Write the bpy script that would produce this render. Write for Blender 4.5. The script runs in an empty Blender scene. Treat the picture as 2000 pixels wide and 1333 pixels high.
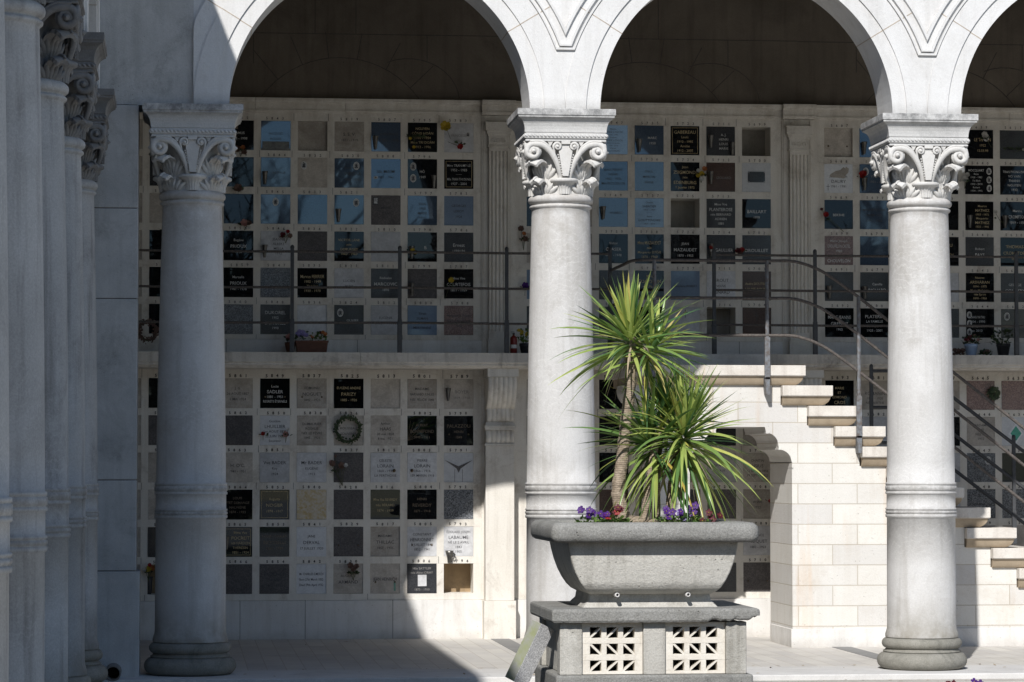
import bpy, math, random
from math import sin, cos, pi, sqrt, atan2, radians, hypot
from mathutils import Vector, Matrix
random.seed(7)
sc = bpy.context.scene
COL = sc.collection

# ------------------------------------------------------------------ mesh builder
class MB:
    def __init__(s): s.v=[]; s.f=[]; s.m=[]; s.sm=[]
    def add(s, vs, fs, mat=0, smooth=False):
        o=len(s.v); s.v+= [tuple(p) for p in vs]
        for f in fs: s.f.append(tuple(i+o for i in f)); s.m.append(mat); s.sm.append(smooth)
        return s
    def box(s,x0,x1,y0,y1,z0,z1,mat=0):
        v=[(x0,y0,z0),(x1,y0,z0),(x1,y1,z0),(x0,y1,z0),(x0,y0,z1),(x1,y0,z1),(x1,y1,z1),(x0,y1,z1)]
        return s.add(v,[(0,3,2,1),(4,5,6,7),(0,1,5,4),(1,2,6,5),(2,3,7,6),(3,0,4,7)],mat)
    def prism(s,poly,y0,y1,mat=0,smooth=False):
        """poly: (x,z) list counter-clockwise seen from -Y"""
        n=len(poly)
        v=[(x,y0,z) for x,z in poly]+[(x,y1,z) for x,z in poly]
        f=[tuple(range(n)),tuple(range(2*n-1,n-1,-1))]
        s.add(v,f,mat)
        s.add(v,[(i,i+n,(i+1)%n+n,(i+1)%n) for i in range(n)],mat,smooth)
        return s
    def lathe(s,prof,cx=0,cy=0,seg=48,mat=0,smooth=True,mod=None,a0=0,a1=2*pi,cap=True):
        """prof: (r,z) bottom to top"""
        full=abs(a1-a0-2*pi)<1e-6; n=seg if full else seg+1
        v=[]
        for r,z in prof:
            for i in range(n):
                a=a0+(a1-a0)*i/seg
                rr=r+(mod(a,z) if mod else 0)
                v.append((cx+rr*cos(a),cy+rr*sin(a),z))
        f=[]
        for j in range(len(prof)-1):
            for i in range(seg):
                k=(i+1)%n
                f.append((j*n+i,j*n+k,(j+1)*n+k,(j+1)*n+i))
        s.add(v,f,mat,smooth)
        if cap and full:
            t=len(prof)-1
            s.add(v[:n],[tuple(range(n-1,-1,-1))],mat); s.add(v[t*n:],[tuple(range(n))],mat)
        return s
    def tube(s,path,r,seg=8,mat=0,smooth=True,caps=True,flat=1.0,up=None):
        """r: number or list. flat: thickness ratio along the frame's second axis"""
        P=[Vector(p) for p in path]; n=len(P)
        R=r if isinstance(r,(list,tuple)) else [r]*n
        t=(P[1]-P[0]).normalized()
        u=Vector(up) if up else (Vector((0,0,1)) if abs(t.z)<.9 else Vector((0,1,0)))
        v=[]
        for i in range(n):
            t=(P[min(i+1,n-1)]-P[max(i-1,0)]); 
            if t.length<1e-9: t=Vector((0,0,1))
            t.normalize()
            u=u-t*u.dot(t) if not up else Vector(up)-t*Vector(up).dot(t)
            if u.length<1e-6: u=t.orthogonal()
            u.normalize(); w=t.cross(u)
            for k in range(seg):
                a=2*pi*(k+.5)/seg
                v.append(P[i]+(w*cos(a)+u*sin(a)*flat)*R[i])
        f=[(i*seg+k,i*seg+(k+1)%seg,(i+1)*seg+(k+1)%seg,(i+1)*seg+k) for i in range(n-1) for k in range(seg)]
        s.add(v,f,mat,smooth)
        if caps:
            s.add(v[:seg],[tuple(range(seg-1,-1,-1))],mat,smooth); s.add(v[-seg:],[tuple(range(seg))],mat,smooth)
        return s
    def ball(s,c,r,mat=0,seg=10,rings=6,sc=(1,1,1),smooth=True):
        v=[];f=[]
        for j in range(rings+1):
            b=-pi/2+pi*j/rings
            for i in range(seg):
                a=2*pi*i/seg
                v.append((c[0]+r*sc[0]*cos(b)*cos(a),c[1]+r*sc[1]*cos(b)*sin(a),c[2]+r*sc[2]*sin(b)))
        for j in range(rings):
            for i in range(seg):
                f.append((j*seg+i,j*seg+(i+1)%seg,(j+1)*seg+(i+1)%seg,(j+1)*seg+i))
        return s.add(v,f,mat,smooth)
    def xf(s,M):
        s.v=[tuple(M@Vector(p)) for p in s.v]; return s
    def join(s,o,M=None):
        k=len(s.v)
        s.v+=[tuple(M@Vector(p)) if M else p for p in o.v]
        s.f+=[tuple(i+k for i in f) for f in o.f]; s.m+=o.m; s.sm+=o.sm
        return s
    def mesh(s,name,mats):
        me=bpy.data.meshes.new(name); me.from_pydata(s.v,[],s.f)
        for m in mats: me.materials.append(m)
        me.polygons.foreach_set('material_index',s.m); me.polygons.foreach_set('use_smooth',s.sm)
        me.update(); return me
    def build(s,name,mats,parent=None,loc=None,bevel=0):
        if not isinstance(mats,(list,tuple)): mats=[mats]
        o=bpy.data.objects.new(name,s.mesh(name,mats)); COL.objects.link(o)
        if parent: o.parent=parent
        if loc: o.location=loc
        if bevel:
            b=o.modifiers.new('bevel','BEVEL'); b.width=bevel; b.segments=2; b.limit_method='ANGLE'; b.angle_limit=radians(40)
        return o

def tag(o,label=None,cat=None,group=None,kind=None):
    if label: o['label']=label
    if cat: o['category']=cat
    if group: o['group']=group
    if kind: o['kind']=kind
    return o
def empty(name,loc,label=None,cat=None,group=None,rz=0):
    o=bpy.data.objects.new(name,None); COL.objects.link(o); o.location=loc; o.rotation_euler=(0,0,rz)
    o.empty_display_size=.1
    if label: o['kind']='thing'
    return tag(o,label,cat,group)
def copy_tree(o,parent=None):
    c=o.copy(); COL.objects.link(c); c.parent=parent
    for ch in [x for x in list(bpy.data.objects) if x.parent==o]: copy_tree(ch,c)
    return c

# ------------------------------------------------------------------ materials
def newmat(name):
    m=bpy.data.materials.new(name); m.use_nodes=True; nt=m.node_tree
    b=nt.nodes['Principled BSDF']; return m,nt,b
def N(nt,t,**k):
    n=nt.nodes.new(t)
    for a,v in k.items():
        if a.startswith('i_'): n.inputs[a[2:].replace('_',' ')].default_value=v
        else: setattr(n,a,v)
    return n
def L(nt,a,b): nt.links.new(a,b)
def ramp(nt,src,stops):
    r=N(nt,'ShaderNodeValToRGB'); e=r.color_ramp.elements
    while len(e)<len(stops): e.new(.5)
    for i,(p,c) in enumerate(stops):
        e[i].position=p; e[i].color=(c,c,c,1) if not isinstance(c,tuple) else (*c,1)
    L(nt,src,r.inputs[0]); return r.outputs[0]
def noise(nt,vec,scale,detail=6,rough=.6,dist=0):
    n=N(nt,'ShaderNodeTexNoise'); n.inputs['Scale'].default_value=scale; n.inputs['Detail'].default_value=detail
    n.inputs['Roughness'].default_value=rough; n.inputs['Distortion'].default_value=dist
    if vec: L(nt,vec,n.inputs['Vector'])
    return n.outputs['Fac']
def mix(nt,fac,a,b,mode='MIX'):
    m=N(nt,'ShaderNodeMix',data_type='RGBA',blend_type=mode)
    for s,x in ((0,fac),(6,a),(7,b)):
        if isinstance(x,(int,float)): m.inputs[s].default_value=x if s==0 else (x,x,x,1)
        elif isinstance(x,tuple): m.inputs[s].default_value=(*x,1)
        else: L(nt,x,m.inputs[s])
    return m.outputs[2]
def math_(nt,op,a,b=0,c=None,clamp=False):
    m=N(nt,'ShaderNodeMath',operation=op); m.use_clamp=clamp
    for i,x in enumerate((a,b,c)):
        if x is None: continue
        if isinstance(x,(int,float)): m.inputs[i].default_value=x
        else: L(nt,x,m.inputs[i])
    return m.outputs[0]
def posn(nt,scale=(1,1,1)):
    g=N(nt,'ShaderNodeNewGeometry'); m=N(nt,'ShaderNodeMapping'); m.inputs['Scale'].default_value=scale
    L(nt,g.outputs['Position'],m.inputs['Vector']); return m.outputs['Vector']
def zpos(nt):
    g=N(nt,'ShaderNodeNewGeometry'); s=N(nt,'ShaderNodeSeparateXYZ'); L(nt,g.outputs['Position'],s.inputs[0]); return s.outputs

def stone(name,c1,c2,*,wave=0,rings=False,stain=(.25,.22,.19),stain_amt=.5,scale=2.2,streak=.35,speck=.12,bump=.25,rough=.85,
          low=None,low_z=(.1,.5),top=None,top_z=(0,1),patch=None,patch_amt=0,joints=None,pit=0,rust=0,lowamt=.8,topamt=.8):
    m,nt,b=newmat(name)
    v=posn(nt)
    n1=noise(nt,v,scale,7,.62,.3)
    col=mix(nt,ramp(nt,n1,[(.3,0.),(.7,1.)]),c1,c2)
    # block-scale tint
    if streak:
        ns=noise(nt,posn(nt,(7,7,.55)),1.6,5,.6)
        col=mix(nt,math_(nt,'MULTIPLY',ramp(nt,ns,[(.5,0.),(.78,1.)]),streak),col,stain)
    if stain_amt:
        n3=noise(nt,v,scale*.55,8,.7,1.0)
        f3=ramp(nt,n3,[(.52,0.),(.70,1.)])
        n4=noise(nt,v,scale*9,5,.7)
        f3=math_(nt,'MULTIPLY',f3,ramp(nt,n4,[(.35,.25),(.65,1.)]))
        col=mix(nt,math_(nt,'MULTIPLY',f3,stain_amt),col,stain)
    if patch:
        n5=noise(nt,v,scale*.8,3,.5,.4); n5=ramp(nt,n5,[(.58,0.),(.68,1.)])
        col=mix(nt,math_(nt,'MULTIPLY',n5,patch_amt),col,patch)
    if wave:
        wt=N(nt,'ShaderNodeTexWave'); wt.wave_type='BANDS'; wt.bands_direction='Z'; wt.inputs['Scale'].default_value=3.2; wt.inputs['Distortion'].default_value=9; wt.inputs['Detail'].default_value=5; wt.inputs['Detail Scale'].default_value=1.1
        L(nt,posn(nt,(2.2,2.2,.9)),wt.inputs['Vector'])
        wf=math_(nt,'MULTIPLY',ramp(nt,wt.outputs['Fac'],[(.35,0.),(.5,1.),(.65,0.)]),ramp(nt,noise(nt,v,1.6,3,.5),[(.42,0.),(.6,1.)]))
        col=mix(nt,math_(nt,'MULTIPLY',wf,wave),col,(.84,.83,.80))
    if rust:
        n6=noise(nt,posn(nt,(3.2,3.2,.35)),1.3,4,.5); n6=ramp(nt,n6,[(.62,0.),(.75,1.)])
        col=mix(nt,math_(nt,'MULTIPLY',n6,rust),col,(.72,.42,.18))
    nf=noise(nt,v,95,3,.7)
    col=mix(nt,speck,col,ramp(nt,nf,[(.3,.25),(.7,1.)]),'MULTIPLY')
    z=zpos(nt)[2]
    if low:
        nl=noise(nt,v,6,6,.7)
        mr=N(nt,'ShaderNodeMapRange'); mr.inputs[1].default_value=low_z[0]; mr.inputs[2].default_value=low_z[1]; mr.inputs[3].default_value=1; mr.inputs[4].default_value=0
        L(nt,z,mr.inputs[0])
        f=math_(nt,'MULTIPLY',mr.outputs[0],ramp(nt,nl,[(.3,.25),(.6,1.)]))
        col=mix(nt,math_(nt,'MULTIPLY',f,lowamt),col,low)
    if top:
        nl=noise(nt,v,9,6,.75)
        mr=N(nt,'ShaderNodeMapRange'); mr.inputs[1].default_value=top_z[0]; mr.inputs[2].default_value=top_z[1]
        L(nt,z,mr.inputs[0])
        f=math_(nt,'MULTIPLY',mr.outputs[0],ramp(nt,nl,[(.38,0.),(.62,1.)]))
        col=mix(nt,math_(nt,'MULTIPLY',f,topamt),col,top)
    if rings:
        for zc in (1.29,1.485):
            d_=math_(nt,'ABSOLUTE',math_(nt,'SUBTRACT',z,zc)); d_=math_(nt,'SUBTRACT',1.,math_(nt,'DIVIDE',d_,.055),clamp=True)
            f=math_(nt,'MULTIPLY',d_,ramp(nt,noise(nt,v,16,5,.7),[(.35,0.),(.6,1.)]))
            col=mix(nt,math_(nt,'MULTIPLY',f,.7),col,(.24,.23,.215))
    hgt=math_(nt,'ADD',math_(nt,'MULTIPLY',noise(nt,v,38,6,.7),.7),math_(nt,'MULTIPLY',nf,.35))
    if pit:
        vo=N(nt,'ShaderNodeTexVoronoi'); vo.inputs['Scale'].default_value=26; L(nt,v,vo.inputs['Vector'])
        pf=ramp(nt,vo.outputs['Distance'],[(.04,0.),(.16,1.)])
        pm=math_(nt,'MAXIMUM',pf,ramp(nt,noise(nt,v,5,4,.6),[(.5,1.),(.6,0.)]))
        col=mix(nt,math_(nt,'MULTIPLY',math_(nt,'SUBTRACT',1.,pm),pit),col,(.2,.17,.14))
        hgt=math_(nt,'ADD',hgt,math_(nt,'MULTIPLY',pm,.8))
    if joints:
        w,hh,sz,ax=joints[:4]
        g=N(nt,'ShaderNodeNewGeometry'); s=N(nt,'ShaderNodeSeparateXYZ'); L(nt,g.outputs['Position'],s.inputs[0])
        cm=N(nt,'ShaderNodeCombineXYZ')
        L(nt,s.outputs[{'x':0,'y':1,'z':2}[ax[0]]],cm.inputs[0]); L(nt,s.outputs[{'x':0,'y':1,'z':2}[ax[1]]],cm.inputs[1])
        br=N(nt,'ShaderNodeTexBrick'); L(nt,cm.outputs[0],br.inputs['Vector'])
        br.inputs['Scale'].default_value=1; br.inputs['Brick Width'].default_value=w; br.inputs['Row Height'].default_value=hh
        br.inputs['Mortar Size'].default_value=sz; br.inputs['Mortar Smooth'].default_value=.15
        br.inputs['Color1'].default_value=(.85,.85,.86,1); br.inputs['Color2'].default_value=(1,1,.98,1); br.inputs['Mortar'].default_value=(*joints[4],1)
        br.offset=joints[5] if len(joints)>5 else .5
        col=mix(nt,1.,col,br.outputs['Color'],'MULTIPLY')
        hgt=math_(nt,'SUBTRACT',hgt,math_(nt,'MULTIPLY',br.outputs['Fac'],1.2))
    bp=N(nt,'ShaderNodeBump'); bp.inputs['Strength'].default_value=bump; bp.inputs['Distance'].default_value=.012
    L(nt,hgt,bp.inputs['Height']); L(nt,bp.outputs[0],b.inputs['Normal'])
    L(nt,col,b.inputs['Base Color']); b.inputs['Roughness'].default_value=rough
    b.inputs['Specular IOR Level'].default_value=.25
    return m

def granite(name,c1,c2,scale=180,rough=.12,spec=.5,cloud=0,cloudc=(.5,.5,.5),tint=None):
    m,nt,b=newmat(name); v=posn(nt)
    vo=N(nt,'ShaderNodeTexVoronoi'); vo.inputs['Scale'].default_value=scale; L(nt,v,vo.inputs['Vector'])
    s=N(nt,'ShaderNodeSeparateColor'); L(nt,vo.outputs['Color'],s.inputs[0])
    col=mix(nt,ramp(nt,s.outputs[0],[(.25,0.),(.85,1.)]),c1,c2)
    if cloud: col=mix(nt,math_(nt,'MULTIPLY',ramp(nt,noise(nt,v,7,6,.65,.6),[(.42,0.),(.7,1.)]),cloud),col,cloudc)
    # each slab a little lighter or darker than its neighbour
    oi=N(nt,'ShaderNodeObjectInfo')
    col=mix(nt,1.,col,ramp(nt,oi.outputs['Random'],[(0.,.72),(1.,1.)]),'MULTIPLY')
    L(nt,col,b.inputs['Base Color']); b.inputs['Specular IOR Level'].default_value=spec
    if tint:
        L(nt,mix(nt,ramp(nt,oi.outputs['Random'],[(0.,0.),(1.,.6)]),tint,(.80,.88,.95)),b.inputs['Specular Tint']); b.inputs['IOR'].default_value=1.4 if c1[0]<.02 else 1.68  # specular tint puts sky blue into the reflections
    rr=math_(nt,'ADD',math_(nt,'MULTIPLY',ramp(nt,noise(nt,v,11,5,.6),[(.4,0.),(.75,1.)]),.03 if rough<.08 else .14),rough)
    L(nt,rr,b.inputs['Roughness'])
    return m
def plain(name,c,rough=.6,metal=0,c2=None,scale=20,bump=0,spec=.5):
    m,nt,b=newmat(name)
    v=posn(nt); c2=c2 or tuple(x*.7 for x in c)
    col=mix(nt,ramp(nt,noise(nt,v,scale,5,.65),[(.35,0.),(.65,1.)]),c,c2)
    L(nt,col,b.inputs['Base Color']); b.inputs['Roughness'].default_value=rough; b.inputs['Metallic'].default_value=metal
    b.inputs['Specular IOR Level'].default_value=spec
    if bump:
        bp=N(nt,'ShaderNodeBump'); bp.inputs['Strength'].default_value=bump; bp.inputs['Distance'].default_value=.01
        L(nt,noise(nt,v,scale*2,5,.7),bp.inputs['Height']); L(nt,bp.outputs[0],b.inputs['Normal'])
    return m
def leafmat(name,stops,rough=.45,trans=.25):
    m,nt,b=newmat(name)
    g=N(nt,'ShaderNodeNewGeometry')
    r=ramp(nt,g.outputs['Random Per Island'],stops)
    r=mix(nt,.22,r,ramp(nt,noise(nt,posn(nt),14,4,.6),[(.3,.35),(.7,1.)]),'MULTIPLY')
    L(nt,r,b.inputs['Base Color']); b.inputs['Roughness'].default_value=rough
    if trans:
        t=N(nt,'ShaderNodeBsdfTranslucent'); L(nt,r,t.inputs[0]); ms=N(nt,'ShaderNodeMixShader'); ms.inputs[0].default_value=trans
        L(nt,b.outputs[0],ms.inputs[1]); L(nt,t.outputs[0],ms.inputs[2]); L(nt,ms.outputs[0],nt.nodes['Material Output'].inputs[0])
    return m

M={}
M['front']=stone('pale_limestone',(.73,.725,.715),(.655,.645,.63),stain=(.42,.40,.37),stain_amt=.55,streak=.36,scale=1.6,bump=.3,speck=.14,pit=.25,wave=.12,
                 low=(.34,.33,.315),low_z=(4.56,4.66),lowamt=.75)
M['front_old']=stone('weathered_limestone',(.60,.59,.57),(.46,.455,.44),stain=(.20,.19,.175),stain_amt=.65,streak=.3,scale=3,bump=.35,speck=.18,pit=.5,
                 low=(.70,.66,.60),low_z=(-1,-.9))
M['abacus']=stone('lichened_limestone',(.66,.65,.635),(.57,.565,.55),stain=(.24,.24,.235),stain_amt=.55,streak=.15,scale=4,bump=.35,speck=.25,
                 top=(.16,.16,.16),top_z=(4.44,4.50),topamt=.85)
M['capital']=stone('carved_limestone',(.68,.665,.64),(.58,.565,.535),stain=(.26,.25,.24),stain_amt=.45,streak=0,scale=7,bump=.3,speck=.15)
M['shaft']=stone('column_limestone',(.67,.66,.645),(.565,.55,.53),stain=(.36,.335,.30),stain_amt=.6,streak=.6,scale=3,bump=.28,speck=.19,wave=.32,rings=True,
                 low=(.27,.25,.21),low_z=(.25,.60),lowamt=.95,top=(.40,.37,.335),top_z=(3.25,3.8),topamt=.7)
M['shaft_dark']=stone('weathered_shaded_column_limestone',(.52,.52,.515),(.40,.40,.395),stain=(.19,.185,.18),stain_amt=.7,streak=.9,scale=2.2,bump=.25,speck=.3,wave=.15,rings=True,  # weathered grey, darkened further to hold the side row's shade
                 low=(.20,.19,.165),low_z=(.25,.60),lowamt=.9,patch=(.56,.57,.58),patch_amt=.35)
M['capital_dark']=stone('grimed_shaded_carved_limestone',(.27,.265,.26),(.17,.168,.165),stain=(.07,.07,.07),stain_amt=.7,streak=0,scale=6,bump=.35,speck=.2)  # grime and the side row's shade both put into this darker colour
M['base']=stone('mossy_base_stone',(.35,.335,.295),(.25,.24,.205),stain=(.10,.10,.085),stain_amt=.8,streak=0,scale=8,bump=.6,speck=.35,pit=.4)
M['niche']=stone('niche_frame_stone',(.82,.785,.72),(.73,.69,.62),stain=(.30,.24,.18),stain_amt=.75,streak=.4,scale=3.5,bump=.25,speck=.15,pit=.25,
                 top=(.42,.36,.28),top_z=(4.7,5.6),topamt=.6)
M['plinth']=stone('plinth_stone',(.80,.785,.76),(.70,.68,.65),stain=(.38,.33,.27),stain_amt=.55,streak=.35,scale=2.5,low=(.36,.33,.29),low_z=(-.02,.10),lowamt=.6,bump=.3,speck=.12,pit=.5)
M['balc']=stone('balcony_stone',(.74,.70,.64),(.62,.58,.52),stain=(.20,.17,.14),stain_amt=.9,streak=.5,scale=3,bump=.35,speck=.15,pit=.3)
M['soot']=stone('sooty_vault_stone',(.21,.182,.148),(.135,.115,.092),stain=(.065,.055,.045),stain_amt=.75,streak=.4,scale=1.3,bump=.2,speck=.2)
M['stair']=stone('stair_blockwork',(.80,.78,.745),(.73,.705,.665),stain=(.55,.47,.38),stain_amt=.5,streak=.22,scale=2,bump=.45,speck=.14,pit=.5,rust=.35,
                 joints=(.56,.1885,.0045,'xz',(.70,.66,.60),.42))
M['step']=stone('step_stone',(.78,.745,.69),(.67,.62,.56),stain=(.34,.28,.23),stain_amt=.75,streak=.4,scale=4,bump=.4,speck=.18,rust=.6,pit=.3)
M['under']=stone('shaded_step_underside_stone',(.50,.41,.30),(.40,.32,.23),stain=(.22,.16,.10),stain_amt=.6,streak=.3,scale=5,bump=.3,speck=.15,rust=.4)  # darker than the step stone, the undercut's shade put into its brown
M['mortar']=plain('mortar_joint',(.46,.38,.29),.95,c2=(.32,.27,.22))
M['groove']=plain('dark_open_joint',(.10,.09,.08),.95)
M['tile']=stone('floor_tiles',(.68,.655,.62),(.60,.575,.54),stain=(.36,.33,.30),stain_amt=.5,streak=0,scale=2.5,bump=.12,speck=.12,rough=.6,
                 joints=(.62,.158,.004,'yx',(.74,.70,.66),.37))
M['band']=stone('grey_inlay',(.25,.25,.25),(.20,.20,.20),stain_amt=.2,streak=0,scale=4,bump=.1,rough=.6)
M['kerb']=stone('kerb_limestone',(.70,.685,.66),(.60,.585,.565),stain=(.3,.28,.26),stain_amt=.4,streak=0,scale=3,bump=.3,speck=.2)
M['pave']=stone('courtyard_gravelled_paving',(.62,.585,.53),(.50,.47,.425),stain=(.18,.17,.14),stain_amt=.5,streak=0,scale=1.2,bump=.6,speck=.4)
M['unseen_lawn']=plain('dark_lawn_green',(.045,.075,.02),.95,c2=(.07,.10,.03),scale=3,bump=.5)
M['soil']=plain('planting_soil',(.10,.07,.045),1.,c2=(.04,.03,.02),scale=40,bump=.9)
M['conc']=stone('aggregate_concrete',(.62,.60,.55),(.52,.50,.455),stain=(.22,.205,.17),stain_amt=.9,streak=.65,scale=2.6,bump=.9,speck=.36,pit=.35)
M['conc_rim']=stone('weathered_concrete_rim',(.38,.375,.355),(.28,.275,.255),stain=(.12,.12,.115),stain_amt=.6,streak=0,scale=6,bump=.9,speck=.6,pit=.4)
M['slabc']=stone('weathered_concrete_slab',(.33,.33,.325),(.25,.25,.245),stain=(.16,.15,.14),stain_amt=.5,streak=.1,scale=5,bump=.5,speck=.35,patch=(.22,.24,.12),patch_amt=.5)
M['clau']=stone('claustra_blocks',(.82,.78,.70),(.72,.665,.58),stain=(.34,.26,.17),stain_amt=.45,streak=.1,scale=8,bump=.4,speck=.15,rust=.3)
M['moss']=plain('mossy_granite_edge',(.27,.29,.16),.9,c2=(.31,.31,.29),scale=11,bump=.5)
M['white_gran']=granite('pale_grey_granite',(.42,.42,.43),(.85,.85,.85),240,.5)
M['black']=granite('polished_black_granite',(.006,.006,.007),(.012,.012,.013),300,.008,.5,tint=(.62,.80,1.))
M['dark']=granite('dark_grey_granite',(.035,.037,.042),(.07,.073,.08),260,.14,.5)
M['grey']=granite('speckled_grey_granite',(.06,.065,.07),(.27,.28,.30),150,.22,.5)
M['sky_grey']=granite('polished_stone_sky_tinted',(.045,.065,.10),(.07,.10,.15),280,.015,.6,tint=(.50,.72,.96))  # blue of the mirrored sky put into base colour and tint
M['sky']=granite('pale_polished_stone_sky_tinted',(.22,.30,.42),(.30,.38,.50),280,.03,.6,tint=(.50,.73,.97))  # paler version, mirrored sky likewise in the colour
M['pink']=granite('pink_granite',(.16,.10,.09),(.36,.24,.21),190,.2,.5)
M['brown']=granite('brown_granite',(.07,.042,.035),(.13,.08,.065),220,.12,.5)
M['marble']=granite('light_marble',(.64,.64,.65),(.72,.72,.73),60,.35,.4,cloud=.55,cloudc=(.38,.37,.37))
M['white']=granite('white_marble',(.72,.73,.75),(.78,.79,.80),60,.25,.4,cloud=.15,cloudc=(.55,.55,.58))
M['lime']=granite('plain_limestone_slab',(.52,.475,.42),(.60,.55,.49),90,.7,.2,cloud=.65,cloudc=(.29,.25,.21))
M['stained']=granite('stained_grey_slab',(.11,.10,.10),(.17,.155,.15),120,.5,.3,cloud=.5,cloudc=(.055,.05,.05))
M['onyx']=granite('ochre_onyx',(.62,.46,.22),(.70,.60,.45),50,.2,.5,cloud=.6,cloudc=(.78,.76,.70))
M['gold']=plain('gilt_lettering',(.56,.44,.25),.5,.2)
M['wlet']=plain('white_lettering',(.72,.71,.68),.6)
M['klet']=plain('dark_engraved_lettering',(.07,.07,.075),.8)
M['glet']=plain('grey_engraved_lettering',(.27,.255,.245),.8)
M['dlet']=plain('faded_bronze_lettering',(.20,.15,.10),.6)
M['num']=plain('painted_niche_numbers',(.035,.03,.028),.8)
M['enamel']=plain('enamel_portrait',(.68,.66,.63),.2,c2=(.12,.11,.11),scale=70)
M['brass']=plain('bronze_fitting',(.16,.12,.08),.45,.6)
M['vase']=plain('dull_metal_vase',(.10,.095,.09),.4,.7,c2=(.22,.21,.19))
M['iron']=plain('grey_painted_iron',(.075,.08,.085),.6,.2,c2=(.055,.055,.06),scale=30,bump=.3)
M['rust']=plain('rusting_iron_rail',(.17,.145,.13),.8,.1,c2=(.065,.06,.058),scale=60,bump=.8)
M['postpale']=plain('worn_grey_blue_iron',(.20,.22,.245),.6,.1,c2=(.12,.10,.09),scale=25,bump=.4)
M['niche_grey']=stone('shaded_niche_interior',(.34,.315,.275),(.25,.23,.20),stain=(.10,.09,.08),stain_amt=.6,streak=.4,scale=6,bump=.3)  # greyer copy of the niche stone, upper niches' shade in its colour
M['dirt']=plain('grimed_groove',(.20,.19,.18),.95,c2=(.45,.44,.42),scale=12)
M['hole']=plain('dark_cavity',(.012,.011,.01),.9)
M['niche_in']=stone('niche_interior',(.40,.29,.17),(.33,.235,.14),stain=(.15,.11,.08),stain_amt=.6,streak=.3,scale=7,bump=.3)
M['red']=plain('red_enamel',(.22,.02,.015),.35)
M['pipe']=plain('old_drain_pipe',(.22,.20,.18),.8)
M['terra']=plain('terracotta',(.16,.07,.045),.8)
M['bluepot']=plain('light_blue_pot',(.35,.45,.62),.5,c2=(.32,.42,.58))
M['darkpot']=plain('dark_plastic_pot',(.03,.03,.035),.5)
M['cord']=leafmat('cordyline_leaves',[(0.,(.07,.17,.06)),(.25,(.18,.31,.09)),(.55,(.35,.47,.12)),(.86,(.52,.60,.17)),(.97,(.62,.54,.13)),(1.,(.58,.48,.30))],.28,.35)
M['cord2']=leafmat('shaded_cordyline_leaves',[(0.,(.05,.12,.04)),(.40,(.14,.25,.07)),(.75,(.28,.38,.10)),(.93,(.44,.46,.11)),(1.,(.55,.38,.08))],.3,.3)  # darker leaf colours hold the shade of the inner crowns
M['trunk']=plain('cordyline_bark',(.47,.38,.29),.9,c2=(.27,.21,.15),scale=35,bump=1.)
M['pleaf']=leafmat('pansy_leaves',[(0.,(.05,.11,.02)),(1.,(.18,.28,.06))],.6,.2)
M['grass']=leafmat('grass_blades',[(0.,(.06,.11,.03)),(1.,(.26,.32,.10))],.6,.3)
M['litter']=leafmat('dry_fibres',[(0.,(.30,.23,.15)),(1.,(.50,.42,.30))],.9,0)
def petal(name,c): M[name]=leafmat(name,[(0.,tuple(x*.55 for x in c)),(1.,c)],.6,.25)
petal('purple_petals',(.10,.02,.24)); petal('maroon_petals',(.13,.010,.02)); petal('red_petals',(.42,.02,.02)); petal('yellow_petals',(.75,.55,.06))
petal('pink_petals',(.55,.28,.25)); petal('white_petals',(.75,.73,.68)); petal('dried_petals',(.22,.13,.10)); petal('lilac_petals',(.42,.36,.68)); petal('orange_petals',(.6,.22,.07))
M['dleaf']=leafmat('artificial_leaves',[(0.,(.015,.03,.012)),(1.,(.07,.11,.04))],.6,.1)
M['stem']=plain('flower_stems',(.08,.09,.04),.8)
_t=M['trunk'].node_tree; _b=_t.nodes['Principled BSDF']
_w=_t.nodes.new('ShaderNodeTexWave'); _w.bands_direction='Z'; _w.inputs['Scale'].default_value=22; _w.inputs['Distortion'].default_value=5; _w.inputs['Detail'].default_value=3
L(_t,posn(_t),_w.inputs['Vector']); _src=_b.inputs['Base Color'].links[0].from_socket
L(_t,mix(_t,.75,_src,ramp(_t,_w.outputs['Fac'],[(.1,.42),(.5,1.)]),'MULTIPLY'),_b.inputs['Base Color'])
M['bark']=plain('tree_bark',(.10,.08,.06),.95,bump=.8)
M['tleaf']=leafmat('evergreen_leaves',[(0.,(.02,.04,.015)),(1.,(.06,.10,.035))],.6,.15)
# ================================================================== ground
S=3.0; YW=4.85
g=MB(); g.box(-200,200,-200,-.95,-.30,-.075); g.build('ground',M['pave']); tag(bpy.data.objects['ground'],kind='structure')
g=MB(); g.box(-60,60,-62,-33,-.072,-.066); tag(g.build('unseen_lawn',M['unseen_lawn']),kind='structure')  # unseen, added to darken what the lower black plaques mirror
g=MB(); g.box(-3.6,14,-.95,-.62,-.30,-.045); tag(g.build('pavement_edge',M['pave'],bevel=.008),kind='structure')
g=MB(); g.box(-3.6,14,-.62,.36,-.25,.0); tag(g.build('kerb',M['kerb'],bevel=.01),kind='structure')
g=MB()
g.box(-1.0,14,.372,6,-.25,-.004)
tag(g.build('gallery_floor',M['tile']),kind='structure')
g=MB()
for x in (0,3,6,9): g.box(x-.09,x+.09,.38,YW-.02,-.1,.0)
tag(g.build('floor_inlay',M['band']),kind='structure')

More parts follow.
